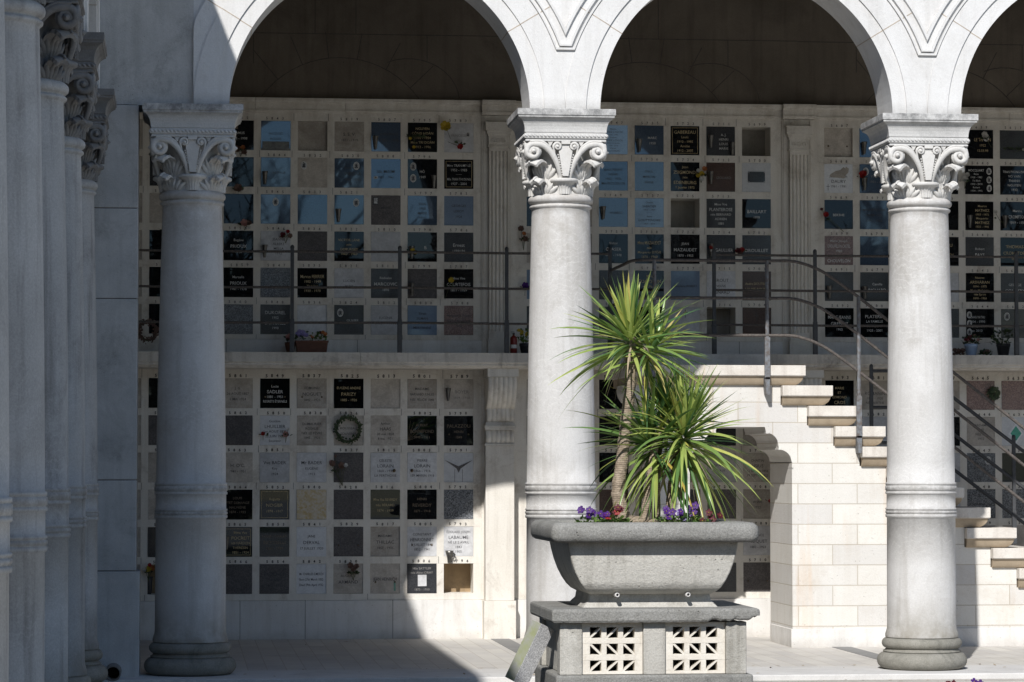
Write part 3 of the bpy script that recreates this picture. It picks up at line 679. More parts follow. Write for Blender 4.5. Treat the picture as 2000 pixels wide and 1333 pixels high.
# (upper rows 0-5) + (lower rows 0-5) for each niche column: finish;letters;lines;extras
# finish: B black D dark G grey S slate-blue K pale blue (both tinted like mirrored sky) P pink R brown M marble W white L limestone T stained O onyx ; '.'=plain closing stone ; 'o'=open niche
CELLS={
-2:["B;-;;","D;-;;","L;-;;","B;-;;","B;-;;","B;-;;","B;g;A|M;","T;k;;s","L;k;D.|S.;","L;-;;","D;-;;","o;-;;"],
0:["B;w;CAMUS|1918 - 1998;p","B;-;;v","B;-;;","B;w;Eugène|*PRIOUX|1900;","B;w;Marcelle|*PRIOUX|1901 - 1978;","G;-;;","L;k;J. G.|26 AOUT 1857|2 MAI 1924;","T;k;*A.LÉOPOLD|*1877 - 1950;","L;k;*H. O'C.|1941 - 1951;","B;d;LOUIS|PTET DEMANGE|MALVIGNE|1874 - 1933;","B;g;Mme Vve|*POCREIT|née HARDON|THÉRÉSIN|1851 - 1924;bv","T;-;;"],
1:["S;k;JACQUES|ROGER;r","S;k;ARTHUR;v","S;k;;m","M;k;JEANNE|ALBERT|MELLA|1932;v","G;-;;","D;w;*DUKOREL|1902|*DUKOREL|1998;","B;w;Lucie|*SADLER|1881 - 1951|REGRETS ÉTERNELS;k","W;k;Gustave|*LHUILLIER|1er AOUT 1875|22 JUIN 1935|Souvenir;","M;k;*Vve BADER|Roy|1924;","B;g;Auguste|*NOGIER|1874 - 1917;b","B;d;LOUIS CHARLES|*RICODELLI|1864 - 1921;","T;k;*PROCHET|HENRI|1860 - 1932;"],
2:["L;-;;s","L;k;;m","S;-;;","T;-;;","B;g;*Marcus FERRIER|1902 - 1949|Thérèse|1930 - 1978;","M;-;;s","L;k;EDMOND|*NOGUET|1842 - 1925;k","L;k;DUMAURIER|ROSALIE|NÉE LE FÉVRE|1845 - 1921;","M;k;*Mr BADER|EUGÈNE|1913;","O;-;;","W;k;JANE|*DERVAL|17 JUILLET 1920;","W;k;Mr CHARLES E.MESCH|Born 27th March 1852|Died 29th April 1932;"],
3:["L;k;*S. S. V.|1871 - 1919;","S;k;Simone Bée|*WEIZAR|1903 - 2003;m","S;k;;mv","B;g;VICTOR LANE|née|DEMURGEY|1860 - 1960;","M;k;LUCIEN|PETIT;","D;w;OLIVIER;m","B;g;EUGÈNE ANDRÉ|*PARIZY|1885 - 1926;","L;k;ROUSSEAU|SOUVENIR;","T;-;;","T;-;;","T;-;;k","L;k;AUGUSTE|*ARMAND;"],
4:["S;k;AUSKENVILLE|*1900 - 1990;v","S;k;*Ida MAIM|1881 - 1961;n","T;k;MARIE|JEAN;f","M;-;;","D;w;Radoslav|*MARCOVIC|1896;","M;k;EUGÉNIE|1884 - 1936;k","L;-;;s","L;k;Arthur|*HAAS|30 mai 1858|8 mai 1921;","M;k;CÉLESTE|*LORAIN|1860 - 1935|LA PERTHOISE;K","B;g;Mme Vve REVERDY|née BÉRARD|1874 - 1939;","L;k;MADAME|*THILLAC|1857 - 1935;s","L;k;*JEAN HEINRICH;kg"],
5:["B;g;NGUYEN|CÔNG HOÀN|1910 - 1954|Mme TRI DOÀN|1913 - 1996;","B;w;HÔ|1949;MV","S;k;JEAN|1905|MARIE|1911;","B;w;*B;v","T;-;;v","K;k;TINA|SILMAN|1906 - 1984|MERYANNE;","L;k;MADAME|BARNABO JUHLES|NÉE FÉLICIE 1848;","B;d;ALBERT|*BONNEFOND|1848 - 1911;p","M;k;PIERRE|*LORAIN|1866 - 1916|1ER MARIN 1918;K","B;d;HENRI|*REVERDY|1871 - 1918;","M;k;CONSTANT|*HENRIONNET|5 JUILLET 1848|1852 - 1941;k","D;e;Mlle SATTLER|née Aline JORAY||||1875 - 1950;q"],
6:["M;e;PRINCESSE|1922;n","B;w;Mme TRAN-MY-LÊ|1952 - 1983|-|Mlle TRAN THI DUNG|1927 - 2001;b","K;k;GEORGES|LEROY|1926;","D;w;*Ernest|LEBRUN;","B;w;Mme Vve|*COURTEFOIS|1877 - 1959;","P;k;Marguerite Auger|Raymond Marguerite M.|1904;","L;e;*BOYER|1864 - 1930;v","B;d;*PALAZZOLI|HENRI|1849;k","W;-;;x","G;-;;","M;k;ÉDOUARD JOSEPH|*LABAUME|NÉ LE 2 AVRIL|1843|1905;","o;-;;"],
7:["M;-;;","S;-;;","B;-;;","L;-;;","K;-;;","D;w;C;","L;-;;","B;-;;","L;-;;","L;-;;","L;-;;","L;-;;"],
9:["K;k;Maximo|*IBÁÑEZ LOSCOS|1920 - 1990|Gregoria|*IBÁÑEZ LOSCOS|SEGO GUILLEN|1924 - 2018|Charito|SEGO GUILLEN;","S;k;JEAN PIERRE|HENRI|1902 - 1976|MAURICE DELON;","S;k;HUBERT;v","B;w;Victor|*GLASER|1890 - 1970;","D;-;;","D;-;;","B;-;;","B;-;;","B;-;;","R;-;;","L;-;;","L;-;;"],
10:["S;w;MARC|1950;v","S;k;PAUL|MARTIN|ANNE;","K;k;Charles|*SABATIER|1913 - 1959|-|Anne|*GOUTTENOIRE|1921 - 2019;","B;g;*Mme MAZAUDET|née|Marguerite ESTÈVE|1876 - 1960;","B;g;Mme|*COLSON IN|née Marie|CALLOT|1890;","B;-;;","L;-;;","D;-;;","L;-;;","L;-;;","L;-;;","L;-;;"],
11:["B;g;*GABEREAU|Louis|1910 - 1995|Amélie|1912 - 2005;b","B;g;Jiton|*ZSIGMONDI|née|*EDENBURG|7 Janvier 1975;","o;-;;","B;w;JEAN|*MAZAUDET|1870 - 1955;","K;k;Madeleine ROBERT;","M;k;;c","L;-;;","D;-;;","L;-;;","D;-;;","M;-;;","D;-;;"],
12:["D;w;A. J.|HENRI|LOUIS|MARIE;vV","R;e;IZOUARD;v","D;w;Mme Vve|*PLANTEROSE|née BERNARD|ADRIEN|1881;","D;w;*GAULLIER;v","M;k;*GROUT|VEUVE|*RENARD;","o;-;;","L;-;;","D;-;;","M;k;GRANGER|1819;","T;-;;","M;k;1930;","D;-;;"],
13:["o;-;;","W;-;;Q","B;w;*BAILLART|1978;","D;w;*DROUILLET;","R;g;Andre DOUTEAU|LOUISE ROUAN;","R;-;;c","L;-;;","L;k;*T.P.R.;","L;k;CHAITIN|*NSIUS|12 SEPTre 1856|19 SEPTre 1923;","L;k;ANNE|1922;","M;k;FRANCE|*NOQUET|1882 - 1923;","T;-;;k"],
14:["L;-;;k","W;k;|Jean-François|*DAURY|1961 - 1981;ha","B;w;BERTHE;","P;w;Marie Joseph|*CHOUVELON CASTEL|1920|-|*CHOUVELON;","D;-;;v","B;w;*MARIE-JEANNE|*GRENAZ|1903;","B;g;MARIE|ET|EDMOND|*CROS;","L;-;;",".",".",".","."],
15:["S;k;;v","S;e;YVONNE|1931 - 1981;mv","S;k;MARGUERITE CHÉRIE|HENRI 1901|1901 - 1966;","S;-;;","D;w;Camille|*RICHARD;v","B;w;*PLATERIA|LA FAMILLE|PITTERINI|1925 - 2001;","L;k;LÉON|*ROMANIN|1860 - 1920|NÉE BERTHE;","M;-;;",".",".",".","."],
17:["D;w;;","B;w;1970;","B;w;1920|1972;","B;g;*JUNEAU|HUGO|NEKRASSOV|ROY;","M;k;LUCAS;","D;-;;","L;-;;","B;-;;","M;k;DUC;","M;g;DUPAN;",".","."],
18:["B;g;*LE TH TIEN|1922|12.03.98;m","B;w;*MOCQUART|Rosa|1928 - 1983|Thi Binh|1902 - 2014|Robert|1904 - 1992;3","B;g;Maurice|*MATHEZ|1903 - 1972|Marguerite|*MATHEZ|1925 - 1995;v","D;w;Robert|*FAYS;","B;g;Nazaret|*ARSHARAN|1894 - 1975|Marie Madeleine|née Epron|1898 - 1966;","B;w;HOANG THI THU|1904 - 1990|NGUYEN PHU|an 2010;3","P;-;;","L;k;MADAME|1845|NÉE EN|1912;","G;k;;m","G;k;ANNE;",".","."],
19:["D;-;;","B;w;TRAN PHONG PHU|VO VAN|THANH|NGUYEN|1932;","B;w;Martha|*CROMPTON|1869 - 1958;v","B;g;*THOMAS|*CROMPTON|1870;","D;w;GEORGE|*CONSTRY;","D;-;;m","P;-;;","W;k;ICI;d","B;-;;","G;-;;",".","."],
}
FIN={'B':('black','polished black granite'),'D':('dark','dark grey granite'),'G':('grey','speckled grey granite'),'S':('sky_grey','sky-tinted grey polished'),'K':('sky','pale sky-tinted polished'),
 'P':('pink','pinkish granite'),'R':('brown','brown granite'),'M':('marble','light grey marble'),'W':('white','white marble'),'L':('lime','plain beige stone'),'T':('stained','stained dark grey'),'O':('onyx','ochre onyx')}
LET={'g':('gold','gilt lettering'),'w':('wlet','white lettering'),'k':('klet','dark lettering'),'e':('glet','faint grey lettering'),'d':('dlet','faded bronze lettering')}
num_mb=MB(); fill=MB()
frameU=MB(); frameL=MB(); backs=MB()
def bank(mb,T,ks,x0,x1,ztop,zbot):
    zs=[ztop]+[v for t in T for v in (t,t-.290)]+[zbot]
    # horizontal courses
    for a,b in [(zs[0],zs[1])]+[(zs[i],zs[i+1]) for i in range(2,len(zs)-1,2)]:
        mb.box(x0,x1,YW,YW+.32,b,a)
        # staggered open joints between the course stones
        xx=[(KX[k]+KX[k+1])/2+random.uniform(-.03,.03) for k in ks[:-1] if k+1 in KX and random.random()<.4]
        for x in xx: mb.box(x-.0018,x+.0018,YW-.0012,YW+.002,b+.002,a-.002,1)
    edges=[x0]+[v for k in ks for v in (KX[k]-HS,KX[k]+HS)]+[x1]
    for t in T:
        for i in range(0,len(edges),2):
            if edges[i+1]-edges[i]>.004: mb.box(edges[i],edges[i+1],YW+.0015,YW+.319,t-.290,t)
    for t in T:
        if zbot>2: pass
bays=[(list(range(-4,7)),-1.0,2.835),(list(range(7,14)),3.165,5.835),(list(range(14,21)),6.165,8.835),(list(range(21,28)),9.165,11.98)]
for ks,x0,x1 in bays:
    bank(frameU,TU,ks,x0,x1,5.115,2.905); bank(frameL,TL,ks,x0,x1,2.615,.372)
    backs.box(x0,x1,YW+.295,YW+.36,.35,2.68); backs.box(x0,x1,YW+.295,YW+.36,2.68,5.12,1)
    for k in ks:
        top=5855-12*k
        for r in range(6):
            for T,base in ((TU,top),(TL,top+6)):
                s=str(base+r); z=T[r]+.012; x=KX[k]+random.uniform(-.01,.01)
                if random.random()<.10: continue
                mz=.042 if T is TL and r==0 else .036
                for q,chh in enumerate(s):
                    put_text(num_mb,chh,x+(q-1.5)*.052,z+random.uniform(-.002,.002),mz,YW-.0015,.05,bold=.035 if T is TL else .01)
for i,x in enumerate((3,6,9)):
    pass
for mb,nm in ((frameU,'upper_niche_frame'),(frameL,'lower_niche_frame')): mb.build(nm,[M['niche'],M['groove']],col)
backs.build('niche_backs',[M['niche_in'],M['niche_grey']],col)
num_mb.build('niche_numbers',M['num'],col)

# lettered cover slabs -------------------------------------------------
slabmesh={}
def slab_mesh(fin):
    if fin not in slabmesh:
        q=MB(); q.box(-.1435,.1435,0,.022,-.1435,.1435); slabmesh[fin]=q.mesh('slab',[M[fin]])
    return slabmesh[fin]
q=MB(); q.lathe([(.012,-.09),(.016,-.06),(.022,-.005),(.028,.028),(.030,.034),(.026,.034),(.02,.0)],0,-.042,14); q.box(-.012,.012,-.026,0,-.04,-.02); q.box(-.012,.012,-.026,0,.0,.012)
me_vase=q.mesh('flower_vase',[M['vase']])
def oval_mesh(w,h):
    q=MB(); n=24
    for mat,k,y in ((1,1.0,-.006),(0,.84,-.0075)):
        v=[(w*k*cos(2*pi*i/n),y,h*k*sin(2*pi*i/n)) for i in range(n)]+[(w*k*cos(2*pi*i/n),0,h*k*sin(2*pi*i/n)) for i in range(n)]
        q.add(v,[tuple(range(n-1,-1,-1))]+[(i,(i+1)%n,n+(i+1)%n,n+i) for i in range(n)],mat)
    # suggestion of a head and shoulders, flat enamel
    q.add([(w*.38*cos(2*pi*i/12),-.0082,h*.12+h*.34*sin(2*pi*i/12)) for i in range(12)],[tuple(range(11,-1,-1))],2)
    q.add([(-w*.6,-.0081,-h*.5),(w*.6,-.0081,-h*.5),(w*.35,-.0081,-h*.15),(-w*.35,-.0081,-h*.15)],[(0,1,2,3)],2)
    return q.mesh('portrait',[M['enamel'],M['wlet'],M['klet']])
me_oval=oval_mesh(.030,.040)
ORD=['one','two','three','four','five','six']; NTH=['first','second','third','fourth','fifth','sixth','seventh']
def place_phrase(k):
    if k==-2: return 'just left of the shaded left column'
    if k<=6: return f'{NTH[k]} right of the left column'
    if k==7: return 'just left of the central column'
    if k<=13: return f'{NTH[k-9]} right of the central column'
    if k<=15: return f'{NTH[k-14]} right of the right pilaster'
    return f'{NTH[k-17]} right of the right column'
def child(name,me,par,loc):
    o=bpy.data.objects.new(name,me); COL.objects.link(o); o.parent=par; o.location=loc; return o
PLQ={}
for k,rows in CELLS.items():
    for r,spec in enumerate(rows):
        up=r<6; T=TU if up else TL; rr=r%6; cx=KX[k]; cz=T[rr]-.145
        if spec=='.':
            fill.box(cx-HS+.001,cx+HS-.001,YW+.006,YW+.03,cz-.1435,cz+.1435); continue
        fin,let,txt,ex=spec.split(';')
        if fin=='o': continue
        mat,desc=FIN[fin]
        y=YW+random.choice([-.004,.002,.003,.004,.008]) if 's' not in ex else YW+.016
        if k==2 and r==0 or k==14 and r==0: y=YW+.035
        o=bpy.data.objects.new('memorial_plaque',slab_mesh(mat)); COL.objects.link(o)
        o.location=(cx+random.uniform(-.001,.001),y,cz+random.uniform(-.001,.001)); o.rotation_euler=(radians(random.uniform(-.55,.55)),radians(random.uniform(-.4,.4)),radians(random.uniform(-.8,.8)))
        PLQ[(k,r)]=o
        look=desc
        if txt and let in LET: look+=' with '+LET[let][1].replace(' lettering',' letters')
        elif 'm' in ex or 'M' in ex: look+=' with portrait'
        tag(o,kind='thing'); tag(o,f"{look}, {'upper' if up else 'lower'} row {ORD[rr]}, {place_phrase(k)}".replace('plain beige stone','beige stone').replace('sky-tinted grey polished','sky-tinted grey polished'),'plaque','memorial plaques closing the niches')
        if txt and let in LET:
            lines=txt.split('|'); t=MB(); n=len(lines)
            hs=[(.044 if l.startswith('*') else .033) for l in lines]
            gap=.020 if n<=3 else .012
            tot=sum(hs)+gap*(n-1); sc_=min(1,.235/tot)
            z=tot*sc_/2
            x=0; mw=.245
            if 'v' in ex: x=.03; mw=.19
            if 'm' in ex: x=.035; mw=.18
            if '3' in ex: x=-.03; mw=.17
            for l,h_ in zip(lines,hs):
                z-=h_*sc_
                if l=='-': t.box(-.03,.03,-.0025,-.001,z+.012,z+.0135)
                elif l.strip('*'): put_text(t,l.strip('*'),x,z,h_*sc_*1.02,-.0012,mw*.94)
                z-=gap*sc_
            t.build('inscription',M[LET[let][0]],o)
        if 'b' in ex:
            t=MB(); a,b=.128,.1245
            for q1 in ((-a,a,b,a),(-a,a,-a,-b)): t.box(q1[0],q1[1],-.0018,-.0006,q1[2],q1[3])
            for q1 in ((-a,-b),(b,a)): t.box(q1[0],q1[1],-.0018,-.0006,-b,b)
            t.build('engraved_border',M['gold'],o)
        if 'm' in ex: child('enamel_portrait',me_oval,o,(random.choice([-.085,.07]) if k!=1 else 0,0,.07))
        if 'n' in ex: child('enamel_portrait',me_oval,o,(.09 if k==6 else -.10,0,.03 if k==6 else -.04)).scale=(.7,1,.7 if k==6 else .35)
        if 'M' in ex:
            for z in (.07,-.045): child('enamel_portrait',me_oval,o,(-.09,0,z))
        if '3' in ex:
            for z in (.085,0,-.085): child('enamel_portrait',me_oval,o,(.10 if r==1 else -.11,0,z)).scale=(.85,1,.85)
        if 'f' in ex:
            t=MB(); t.box(-.125,-.075,-.006,-.001,.05,.125); t.box(-.118,-.082,-.0075,-.006,.058,.117,1); t.build('framed_photograph',[M['klet'],M['enamel']],o)
        if 'v' in ex: child('flower_vase',me_vase,o,(-.105 if k not in(2,) else 0,0,.02 if not up or k in (9,12) else -.03))
        if 'V' in ex: child('flower_vase',me_vase,o,(.11,0,-.05))
        if 'k' in ex:
            t=MB()
            for sx in (-1,1): t.ball((sx*.095,-.004,-.035),.009,seg=8,rings=5)
            t.build('bolt_heads',M['brass'],o)
        if 'K' in ex:
            t=MB(); sx=.085 if k==4 else -.10
            t.lathe([(.0,-.03),(.014,-.028),(.016,-.012),(.009,-.006),(.008,0)],0,0,14); t.xf(Matrix.Translation((sx,0,-.03))@Matrix.Rotation(-pi/2,4,'X')); 
            t.build('bronze_knob',M['brass'],o)
        if 'g' in ex:
            t=MB(); t.box(.083,.102,-.0012,-.0004,-.12,-.03); t.build('verdigris_stain',plain('verdigris',(.22,.42,.34),.9),o)
        if 'q' in ex:
            t=MB(); t.box(-.04,.045,-.010,0,-.075,.035); t.build('blank_card',M['stained' if 0 else 'marble'],o)
        if 'Q' in ex:
            t=MB(); t.box(-.085,.085,-.008,0,-.05,.055); 
            for sx in(-1,1):
                for sz in (-.042,.047): t.ball((sx*.077,-.009,sz),.004,1,6,4)
            t.build('small_dark_plate',[M['dark'],M['wlet']],o)
        if 'p' in ex:
            t=MB(); t.box(-.06,-.01,-.005,0,.06,.12) if r==0 else None
            for q1 in range(9):
                a=q1*.22+.3
                t.tube([(-.14+.0*q1,-.001,-.1),( -.14+.16*cos(a),-.001,-.1+.2*sin(a))],.0012,4)
            t.build('engraved_palm',M['dlet'],o)
        if 'r' in ex:
            t=MB(); t.box(-.13,.13,-.03,0,-.125,-.06); t.box(-.14,.14,-.04,0,-.14,-.125); t.build('relief_ledge',M['vase'],o)
        if 'c' in ex:
            t=MB(); cz_=.09 if k!=13 else .06; t.box(-.0025,.0025,-.0015,-.0004,cz_-.05,cz_+.03); t.box(-.022,-.0025,-.0015,-.0004,cz_,cz_+.005); t.box(.0025,.022,-.0015,-.0004,cz_,cz_+.005); t.build('engraved_cross',M['klet'],o)
        if 'a' in ex:
            t=MB(); t.box(-.108,-.104,-.0015,-.0004,-.12,-.055); t.box(-.122,-.108,-.0015,-.0004,-.082,-.078); t.box(-.104,-.09,-.0015,-.0004,-.082,-.078); t.build('engraved_cross',M['klet'],o)
        if 'h' in ex:
            t=MB(); P=[(-.09,.02),(-.06,.01),(.02,.005),(.05,.0),(.075,.01),(.07,.03),(.10,.06),(.105,.10),(.075,.12),(.07,.10),(.05,.115),(.02,.085),(-.03,.075),(-.06,.055),(-.08,.045)]
            t.prism(P,-.0014,-.0004); t.build('carved_outline',M['lime'],o)
        if 'd' in ex:
            t=MB(); t.prism([(0,-.12),(.075,-.02),(0,.08),(-.075,-.02)],-.004,0); t.prism([(0,-.095),(.056,-.02),(0,.055),(-.056,-.02)],-.006,-.0041,1)
            t.build('green_diamond_tile',[M['white'],plain('green_glaze',(.03,.30,.20),.2,c2=(.10,.42,.32))],o)
        if 'x' in ex:
            t=MB(); t.prism([(-.14,.075),(0,.012),(.14,.075),(.02,-.01),(0,-.05),(-.02,-.01)],-.004,-.0008); t.prism([(-.04,-.14),(-.036,-.14),(-.036,-.015),(-.04,-.015)],-.002,-.0008); t.prism([(.036,-.14),(.04,-.14),(.04,-.015),(.036,-.015)],-.002,-.0008)
            t.build('folded_dark_fin',M['stained'],o)
# hidden niches behind the columns are closed with the same stone
vis={(k,r) for k in CELLS for r in range(12)}
for k in KX:
    if k in CELLS: continue
    for T in (TU,TL):
        for t in T: fill.box(KX[k]-HS+.001,KX[k]+HS-.001,YW+.006,YW+.03,t-.288,t-.002)
fill.build('blank_niche_covers',M['lime'],col)
wr=plain('verdigris2',(.2,.3,.25),.9)

# crowning, plinths, pilasters ------------------------------------------
def hprof(mb,prof,x0,x1,mat=0):
    """prof (y,z) from bottom to top, swept along X, closed to YW+.3"""
    P=prof+[(YW+.3,prof[-1][1]),(YW+.3,prof[0][1])]
    n=len(P); v=[(x0,y,z) for y,z in P]+[(x1,y,z) for y,z in P]
    f=[(i,(i+1)%n,n+(i+1)%n,n+i) for i in range(n)]+[tuple(range(n-1,-1,-1)),tuple(range(n,2*n))]
    return mb.add(v,f,mat)
cp=[(YW-.002,5.115),(YW-.012,5.117),(YW-.012,5.128),(YW-.03,5.135),(YW-.03,5.148),(YW-.022,5.152),(YW-.022,5.210),(YW-.05,5.218),(YW-.06,5.232),(YW-.06,5.258)]
cor=MB(); xs=[-1.0,.62,1.5,2.82,3.7,5.05,5.83,7.2,8.15,8.83,10.4,11.98]
for a,b in zip(xs[:-1],xs[1:]): hprof(cor,cp,a+.0015,b-.0015)
for x in (3,6,9):
    hprof(cor,[(y-.055,z) for y,z in cp],x-.165,x+.165)
cor.build('upper_cornice',M['niche'],col)
pl=MB()
for a,b in ((-1.0,.35),(.35,1.62),(1.62,2.84),(3.16,4.3),(4.3,5.4),(5.4,5.84),(6.16,7.4),(7.4,8.84),(9.16,11.98)):
    pl.box(a+.002,b-.002,YW-.012,YW+.3,2.765,2.903)
xs=[-1.0,-.28,.49,1.12,1.97,2.86]
for a,b in list(zip(xs[:-1],xs[1:]))+[(3.14,4.1),(4.1,4.9),(4.9,5.86),(6.14,7.3),(7.3,8.86),(9.14,11.98)]:
    pl.box(a+.002,b-.002,YW-.018,YW+.3,-.1,.370)
pl.box(-1,11.98,YW-.01,YW+.28,-.1,.369,1); pl.box(-1,11.98,YW-.006,YW+.28,2.78,2.902,1)
pl.build('plinth_course',[M['plinth'],M['groove']],col,bevel=.003)
def pilaster(x):
    p=MB()
    # upper: fluted
    p.box(x-.165,x+.165,YW-.012,YW+.3,2.765,5.113)
    p.box(x-.148,x-.118,YW-.022,YW,2.91,5.112); p.box(x+.118,x+.148,YW-.022,YW,2.91,5.112)
    n=60; v=[]; W=.094
    for i in range(n+1):
        u=-1+2*i/n; f_=abs(u)*4%1
        q=(u*W); fl=.016 if .12<((u+1)*2.5)%1<.88 else 0
        yy=YW-.062+fl*sin(pi*min(1,max(0,(((u+1)*2.5)%1-.12)/.76)))
        v+=[(x+q,yy,2.99),(x+q,yy,4.76)]
    p.add(v,[(i*2,i*2+2,i*2+3,i*2+1) for i in range(n)],0)
    p.box(x-W,x+W,YW-.060,YW,2.915,2.99); p.box(x-W-.012,x+W+.012,YW-.075,YW,2.77,2.915)
    p.box(x-W,x-W+.001,YW-.062,YW,2.99,4.76); p.box(x+W-.001,x+W,YW-.062,YW,2.99,4.76)
    p.box(x-W,x+W,YW-.062,YW,4.76,4.80)
    for (h_,a,b) in ((.108,4.80,4.815),(.098,4.815,4.905),(.105,4.905,4.93),(.118,4.93,4.96),(.132,4.96,5.045)):
        p.box(x-h_,x+h_,YW-.068-(h_-.094)*.7,YW,a,b)
    d=MB()
    for s in (-1,0,1):
        e=MB(); e.lathe([(.012,0),(.012,.008),(.021,.008),(.021,0)],0,0,16,cap=False); e.xf(Matrix.Translation((x+s*.052,YW-.0745,4.86))@Matrix.Rotation(-pi/2,4,'X').inverted()); d.join(e)
    p.join(d)
    p.build('fluted_pilaster',M['niche'],col,bevel=.002)
    # lower: plain shaft, fluted cushion, console
    p=MB()
    p.box(x-.165,x+.165,YW-.012,YW+.3,.372,2.614); p.box(x-.168,x+.168,YW-.022,YW+.3,-.1,.370)
    p.box(x-.155,x+.155,YW-.20,YW,-.1,.366); p.box(x-.14,x+.14,YW-.185,YW,.368,1.868)
    p.box(x-.15,x+.15,YW-.20,YW,1.870,1.892); p.box(x-.148,x+.148,YW-.225,YW,2.022,2.045); p.box(x-.156,x+.156,YW-.235,YW,2.045,2.068); p.box(x-.142,x+.142,YW-.21,YW,2.068,2.098)
    def fluted(w,prof,nf):
        K=nf*8; vs=[];
        for (d_,z) in prof:
            for i in range(K+1):
                u=i/K; r_=.012*abs(sin(u*nf*pi))
                vs.append((x-w+2*w*u,YW-d_-r_,z))
        m=K+1
        p.add(vs,[(j*m+i,j*m+i+1,(j+1)*m+i+1,(j+1)*m+i) for j in range(len(prof)-1) for i in range(K)],0,True)
        for e in (0,K):
            v2=[vs[j*m+e] for j in range(len(prof))]; v3=[(a,YW,c) for a,b,c in v2]
            nn=len(v2); p.add(v2+v3,[(j,j+1,nn+j+1,nn+j) for j in range(nn-1)],0)
    fluted(.138,[(.175,1.893),(.19,1.91),(.205,1.94),(.208,1.97),(.200,2.0),(.185,2.021)],6)
    fluted(.132,[(.19,2.10),(.22,2.12),(.235,2.16),(.225,2.22),(.225,2.26)],6)
    fluted(.138,[(.20,2.22),(.24,2.235),(.30,2.27),(.36,2.32),(.405,2.38),(.43,2.44),(.44,2.49),(.43,2.53)],6)
    p.box(x-.15,x+.15,YW-.47,YW,2.532,2.612)
    p.build('console_pilaster',M['niche'],col,bevel=.002)
for x in (3.0,6.0,9.0): pilaster(x)
# sooty blind-arch wall above the niches
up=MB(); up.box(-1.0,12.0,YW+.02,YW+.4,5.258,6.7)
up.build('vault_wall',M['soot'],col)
jm=MB()
def pline(P,w=.0038):
    for a,b in zip(P[:-1],P[1:]):
        dx,dz=b[0]-a[0],b[1]-a[1]; l=hypot(dx,dz); nx,nz=-dz/l*w,dx/l*w
        jm.prism([(a[0]-nx,a[1]-nz),(b[0]-nx,b[1]-nz),(b[0]+nx,b[1]+nz),(a[0]+nx,a[1]+nz)],YW+.0175,YW+.021)
for c in (1.5,4.5,7.5,10.5):
    pline([(c-1.5,5.90),(c+1.499,5.905)])
    pline([(c-.02,5.62-0)]+[(c-.02+.0001,5.63)])
    A=[(c-.05+.95*cos(radians(t)),4.72+.95*sin(radians(t))) for t in range(36,145,6)]
    pline(A)
    for t,l in ((44,.32),(62,.30),(80,.26),(97,.26),(113,.30),(130,.38)):
        u=(cos(radians(t)),sin(radians(t))); pline([(c-.05+.95*u[0],4.72+.95*u[1]),(c-.05+(.95+l)*u[0],4.72+(.95+l)*u[1])])
    B=[(c+.62+.5*cos(radians(t)),5.25+.42*sin(radians(t))) for t in range(5,120,10)]; pline(B)
    pline([(c+.8,5.64),(c+.8,5.90)]); pline([(c-.9,5.6),(c-.9,5.90)]); pline([(c+.1,5.905),(c+.1,6.3)]); pline([(c-.3,5.905),(c-.3,6.3)])
jm.build('vault_wall_joints',M['groove'],col)

# ================================================================== balcony
bal=empty('balcony',(0,4.3,2.6),'long narrow stone balcony on fluted consoles, running along the niche wall','balcony')
b=MB()
def bprof(x0,x1):
    P=[(4.36,2.612),(4.345,2.625),(4.325,2.632),(4.318,2.64),(4.318,2.655),(4.305,2.660),(4.300,2.668),(4.300,2.758)]
    Q=P+[(YW-.014,2.758),(YW-.014,2.613)]
    n=len(Q); v=[(x0,y-4.3,z-2.6) for y,z in Q]+[(x1,y-4.3,z-2.6) for y,z in Q]
    b.add(v,[(i,(i+1)%n,n+(i+1)%n,n+i) for i in range(n)]+[tuple(range(n-1,-1,-1)),tuple(range(n,2*n))])
xs=[-1.0,.25,1.62,2.98,4.02,5.48,6.9,7.22,8.9,10.4,11.98]
for a,c in zip(xs[:-1],xs[1:]): bprof(a+.0012,c-.0012)
b.build('slab',M['balc'],bal)
YR=4.33
def post(parent,x,y,z0,z1,zt,name='post',mat='iron',foot=.3):
    p=MB(); p.box(x-.017,x+.017,y-.013,y+.013,z0+foot,z1-.03); p.ball((x,y,z1-.022),.020,seg=10,rings=6,sc=(1,1,1.25))
    p.box(x-.022,x+.022,y-.018,y+.018,z0,z0+foot-.02); p.box(x-.026,x+.026,y-.022,y+.022,z0+foot-.03,z0+foot-.012)
    p.box(x-.020,x+.020,y-.017,y+.017,z0+foot-.012,z0+foot+.02)
    return p.build(name,M[mat],parent,bevel=.002)
rl=empty('balcony_railing',(0,0,0),'three-bar dark iron railing along the balcony edge left of the landing','railing')
for x in (-.93,-.07,.965,1.996,3.029,4.035): post(rl,x,YR,2.758,3.785,0)
for z in (3.725,3.382,3.044):
    q=MB(); q.tube([(-1.0,YR-.0,z),(.5,YR,z-.004),(2,YR,z+.002),(3.1,YR,z-.003),(4.035,YR,z)],.0125,8); q.build('rail',M['rust'],rl)
rr_=empty('balcony_railing',(0,0,0),'three-bar dark iron railing along the balcony edge right of the landing','railing')
for x in (5.056,6.054,7.06,8.067,9.07,10.07): post(rr_,x,YR,2.758,3.785,0)
for z in (3.725,3.382,3.044):
    q=MB(); q.tube([(5.056,YR,z),(6.2,YR,z-.004),(7.5,YR,z+.002),(9,YR,z),(11.9,YR,z)],.0125,8); q.build('rail',M['rust'],rr_)

